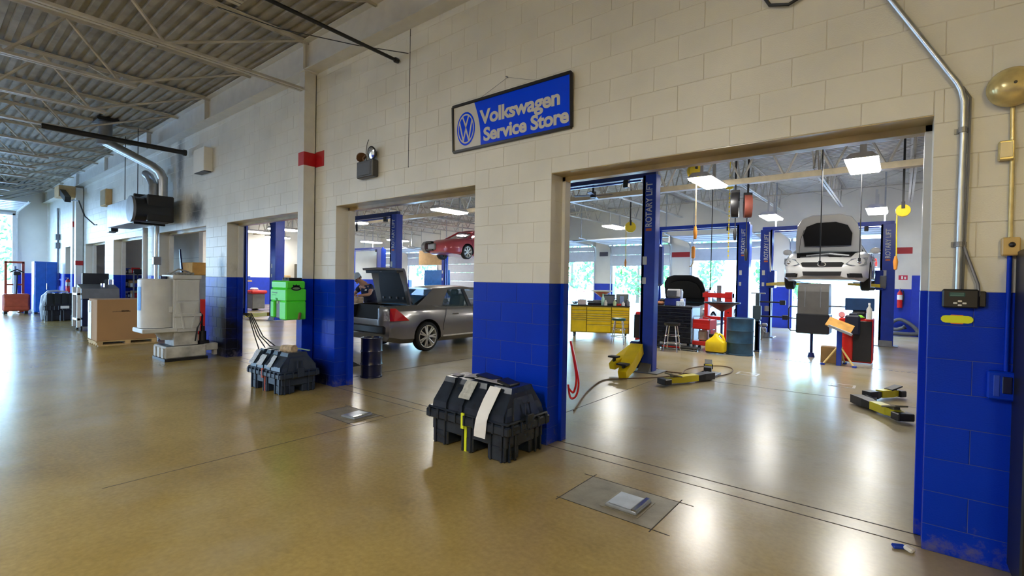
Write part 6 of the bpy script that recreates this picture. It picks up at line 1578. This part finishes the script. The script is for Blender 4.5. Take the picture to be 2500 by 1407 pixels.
# pelvis, waist, chest, neck, head | arms | legs  (facing -y, leaning forward)
V = [(0, .12, .93), (0, .08, 1.08), (0, -.08, 1.3), (-.02, -.18, 1.45), (-.05, -.26, 1.53), (-.07, -.32, 1.6),
     (-.19, -.14, 1.38), (-.30, -.26, 1.18), (-.26, -.46, 1.16), (-.24, -.54, 1.16),
     (.19, -.12, 1.39), (.28, -.26, 1.2), (.18, -.46, 1.18), (.15, -.54, 1.18),
     (-.1, .12, .85), (-.11, .06, .48), (-.12, .12, .09), (-.13, .0, .05), (.1, .12, .85), (.12, .06, .48), (.13, .12, .09), (.14, 0, .05)]
E_ = [(0, 1), (1, 2), (2, 3), (3, 4), (4, 5), (2, 6), (6, 7), (7, 8), (8, 9), (2, 10), (10, 11), (11, 12), (12, 13), (0, 14), (14, 15), (15, 16), (16, 17), (0, 18), (18, 19), (19, 20), (20, 21)]
R_ = [.14, .13, .15, .075, .055, .06, .07, .045, .033, .028, .07, .045, .033, .028, .09, .06, .045, .04, .09, .06, .045, .04]
body = skinned('body', V, E_, R_, M_SKIN, t, 1)
q = MB(); H0 = Vector((-.075, -.34, 1.615)); HM = Matrix.Translation(H0) @ rotx(.55)
q.M = HM; q.ball((0, 0, 0), .1, 16, (.78, .98, 1.18)); q.box((0, -.1, -.02), (.03, .04, .045), .012); q.ball((-.08, .01, -.01), .025, 8, (.5, .8, 1.2)); q.ball((.08, .01, -.01), .025, 8, (.5, .8, 1.2)); q.ball((0, -.07, -.09), .035, 8)
q.build('head', M_SKIN, body, 60)
q = MB(); q.M = HM
for sx in (-.035, .035): q.ball((sx, -.088, .01), .011, 8)
q.bb(-.028, .028, -.1, -.092, -.058, -.05); q.build('eyes_and_mouth', M_DARK, body)
q = MB(); q.M = HM; q.lathe([(.084, .03), (.092, .06), (.08, .12), (.04, .145), (0, .15)], 16, Matrix.Diagonal((.95, 1.15, 1, 1))); q.box((0, -.13, .045), (.13, .09, .012), .004); q.build('cap', mat('pale_blue_cap', (.55, .65, .75), .7), body, 60)
q = MB(); q.M = HM; q.lathe([(.081, -.03), (.086, .0), (.085, .035)], 14, tr(0, .015, 0) @ Matrix.Diagonal((.95, 1.1, 1, 1))); q.build('hair', mat('brown_hair', (.06, .035, .02), .8), body, 60)
skinned('shirt', V[0:3] + [(-.01, -.15, 1.41)] + [V[6], (-.26, -.22, 1.26), V[10], (.245, -.21, 1.29), (0, .14, .80)], [(0, 1), (1, 2), (2, 3), (2, 4), (4, 5), (2, 6), (6, 7), (0, 8)], [.168, .165, .175, .085, .088, .072, .088, .072, .165], M_SHIRT, body, 1)
skinned('trousers', [V[0]] + [V[14], V[15], (-.12, .12, .12), V[18], V[19], (.13, .12, .12), (0, .1, 1.02)], [(0, 1), (1, 2), (2, 3), (0, 4), (4, 5), (5, 6), (0, 7)], [.152, .1, .075, .065, .1, .075, .065, .15], M_TROU, body, 1)
q = MB(); q.box((.09, -.215, 1.31), (.07, .012, .035), .002, rotx(-.5)); q.build('name_patch', M_PAPER, body)
for s, hnd, el in ((-1, V[9], V[8]), (1, V[13], V[12])):
    d = (Vector(hnd) - Vector(el)).normalized(); n = Vector((1, 0, 0)); h0 = Vector(hnd)
    vs = [tuple(h0), tuple(h0 + d * .07)]; es = [(0, 1)]; rs = [.026, .034]
    hv = skinned('hand', vs, es, rs, M_SKIN, body, 1)
    for k, L in enumerate((.06, .07, .066, .052)):
        off = n * (-.03 + .02 * k); b0 = h0 + d * .075 + off; skinned('finger', [tuple(b0), tuple(b0 + d * L * .55 + Vector((0, 0, -.012))), tuple(b0 + d * L * .8 + Vector((0, 0, -.045)))], [(0, 1), (1, 2)], [.010, .009, .008], M_SKIN, hv if False else body, 1)
    b0 = h0 + d * .03 - n * s * -.03; skinned('thumb', [tuple(b0), tuple(b0 + n * s * .03 * -1 + d * .03), tuple(b0 - n * s * .035 + d * .06 + Vector((0, 0, -.02)))], [(0, 1), (1, 2)], [.012, .011, .009], M_SKIN, body, 1)
for s in (-1, 1):
    q = MB(); q.box((s * .13, .02, .05), (.1, .28, .1), .03); q.build('shoe', M_DARK, body)

# ------------------------------------------------------------------ seen through the doorway with the green unit
boxthing('rubbish_bin', 'grey wheeled bin with red lid full of rubbish behind the soot stained pier', 'bin', (-24.4, 6.6, .08), 0, (.75, .6, .72), mat('grey_bin', (.16, .17, .16), .5), .03, extra=lambda t: (MB().box((0, 0, .80), (.95, .75, .16), .05).build('red_load', M_RED, t), MB().box((.1, -.1, .93), (.4, .3, .14), .06).build('white_bag', M_WHITE, t), MB().cyl((-.28, 0, -.04), (.28, 0, -.04), .04, n=8).build('wheel', M_RUBBER, t)))
boxthing('bench_grinder', 'red and pale grinder on a dark stand against the far white wall', 'machine', (-24.6, 8.1, 0), 0, (.9, .5, .95), M_DARK, .03, extra=lambda t: (MB().cyl((0, -.3, 1.05), (0, .1, 1.05), .22, n=14).build('red_wheel', M_RED, t), MB().box((.1, 0, 1.35), (.7, .5, .5), .04).build('grey_housing', M_GREYP, t), MB().box((.0, 0, 1.65), (.6, .4, .14), .03).build('parts_tray', M_TAN, t)))
boxthing('red_cart', 'red cart with parts piled on it behind the wide blue lift post', 'cart', (-22.2, 7.2, .1), .2, (.35, .9, .75), M_RED, .02, extra=lambda t: (MB().box((0, .0, .9), (.5, .6, .22), .06).build('pale_parts', mat('pale_parts_m', (.55, .5, .45), .6, var=.5, scale=9), t), MB().box((-.05, .2, 1.08), (.35, .3, .2), .06).build('red_bag', M_RED, t), MB().cyl((0, -.4, -.03), (.1, -.4, -.03), .07, n=10).build('wheel', M_RUBBER, t)))
boxthing('green_bucket', 'pale green bucket and broom by the far white wall', 'bucket', (-24.0, 8.8, 0.0), 0, (.3, .3, 1.0), mat('pale_green_plastic', (.2, .5, .36), .5), .1, extra=lambda t: MB().cyl((-.15, -.2, .0), (-.2, -.15, 1.6), .025, n=8).build('broom_stick', M_WOOD, t))
boxthing('dark_cabinet', 'dark olive cabinet on the far white wall left of the wide blue post', 'cabinet', (-28.88, 11.6, 1.35), 0, (.6, 1.3, 1.1), mat('dark_olive', (.07, .065, .05), .5), .02, extra=lambda t: MB().bb(.3, .32, -.6, .6, .05, 1.05).build('door', mat('dark_olive', (0, 0, 0)), t))
boxthing('blue_sign_board', 'pale blue board on the far white wall right of the wide blue post', 'board', (-29.168, 13.3, 1.75), 0, (.06, 1.6, .55), mat('pale_blue_board', (.25, .42, .68), .5), .01, extra=lambda t: MB().bb(.03, .04, -.7, .7, .45, .5).build('top_rail', M_WHITE, t))
boxthing('shelf_load', 'shelf of mixed orange and white packages at the left of the far white wall', 'shelf', (-25.6, 6.4, 1.35), 0, (.5, .9, .08), M_TAN, .01, extra=lambda t: (MB().box((0, -.1, .25), (.4, .45, .34), .05).build('orange_package', M_ORANGE, t), MB().box((0, .3, .2), (.3, .25, .24), .04).build('blue_package', M_LIFT, t), MB().bb(-.25, -.2, -.4, -.35, -1.35, 0).bb(-.25, -.2, .35, .4, -1.35, 0).build('leg', M_GREYM, t), MB().box((0, -.1, -.35), (.4, .6, .6), .05).build('white_package', mat('mint_white', (.6, .72, .66), .6), t)))
# left doorways
t = thing('storage_shelf', 'shelf unit with red, blue and tan packages beyond the parts washer pipes', 'shelf', (-27.4, 2.6, 0))
q = MB()
for z in (.5, 1.0, 1.62): q.bb(-.9, .9, -.3, .3, z, z + .04)
q.build('shelf_board', M_DARK, t)
for sx in (-.88, .88):
    for sy in (-.28, .28):
        q = MB(); q.bb(sx - .025, sx + .025, sy - .025, sy + .025, 0, 1.66); q.build('upright', M_GREYM, t)
rs = random.Random(11); cl = [(M_RED, 'red'), (M_CARD, 'brown'), (M_LIFT, 'blue'), (M_TAN, 'tan'), (M_DARK, 'black'), (M_WHITE, 'white'), (M_NAVY, 'navy')]
words = ['first', 'second', 'third', 'fourth', 'fifth', 'sixth']
for si, (z, lv) in enumerate(((.54, 'lowest'), (1.04, 'middle'), (1.66, 'top'))):
    for k in range(5):
        m_, cn = cl[(k * 3 + si * 2) % 7]; h = rs.uniform(.16, .36)
        boxthing('package', '%s package on the %s shelf beyond the parts washer, %s from its near end' % (cn, lv, words[k]), 'box', (-26.68 - .36 * k, 2.5, z), rs.uniform(-.1, .1), (.28, .3, h), m_, .01, extra=lambda t, h=h: MB().bb(-.1, .1, -.152, -.148, .04, h * .6).build('label', M_PAPER, t), group='packages on the storage shelf')
boxthing('storage_box', 'orange tan box on a shelf left of the soot stained pier', 'box', (-18.5, 2.1, 1.62), 0, (1.1, .5, .42), mat('orange_cardboard', (.62, .30, .06), .75), .02, extra=lambda t: MB().bb(-.5, .5, -.03, .03, .419, .424).build('tape', M_TAN, t))
t = thing('long_shelf', 'long shelf carrying the orange box beyond the parts washer', 'shelf', (-18.5, 2.15, 0))
q = MB(); q.bb(-1.2, 1.0, -.3, .3, 1.57, 1.62); q.build('board', M_GREYM, t)
for sx in (-1.15, .95):
    q = MB(); q.bb(sx - .03, sx + .03, -.25, .25, 0, 1.57); q.build('leg', M_GREYM, t)
boxthing('red_jack', 'red trolley jack part visible just left of the soot stained pier', 'jack', (-15.2, 1.15, 0), 0, (.4, .35, .95), M_RED, .03, extra=lambda t: MB().box((0, -.18, .72), (.3, .05, .12), .02).build('yellow_label', M_YEL, t))
t = thing('partition_wall', 'beige partition wall behind the left doorways', 'partition', (-20.5, 3.6, 0))
q = MB(); q.m = 1; q.bb(-8.5, -2.2, 0, .15, 0, BLUE_Z); q.m = 0; q.bb(-8.5, -2.2, 0, .15, BLUE_Z, 4.2); o = q.build('panel', [M_WALL, M_WALLB], t)
q = MB(); q.bb(-8.5, -2.2, -.004, 0, 2.35, 2.36); q.build('seam', M_GREYM, t)
t = thing('leaning_board', 'dark narrow board leaning in the doorway left of the soot stained pier', 'board', (-16.85, 1.2, 0))
q = MB(); q.add([(-.2, 0, 2.4), (-.16, 0, 2.4), (.1, 0, 1.6), (-.06, 0, 1.6), (-.2, .04, 2.4), (-.16, .04, 2.4), (.1, .04, 1.6), (-.06, .04, 1.6)], [(0, 1, 2, 3), (7, 6, 5, 4), (0, 4, 5, 1), (1, 5, 6, 2), (2, 6, 7, 3), (3, 7, 4, 0)]); q.build('board', M_NAVY, t)
q = MB(); q.bb(-.03, .06, -.0, .04, 0, 1.6); q.build('lower_board', M_NAVY, t)
# litter
t = thing('crumpled_wrapper', 'crumpled blue and white wrapper on the floor by the right pier', 'litter', (.055, -.09, .001))
q = MB(); q.box((-.03, 0, .012), (.07, .035, .02), .006, rotz(.5) @ rotx(.3)); q.build('blue_part', M_LIFT, t)
q = MB(); q.box((.02, .0, .014), (.05, .045, .026), .008, rotz(-.4) @ roty(.3)); q.build('white_part', M_PAPER, t)
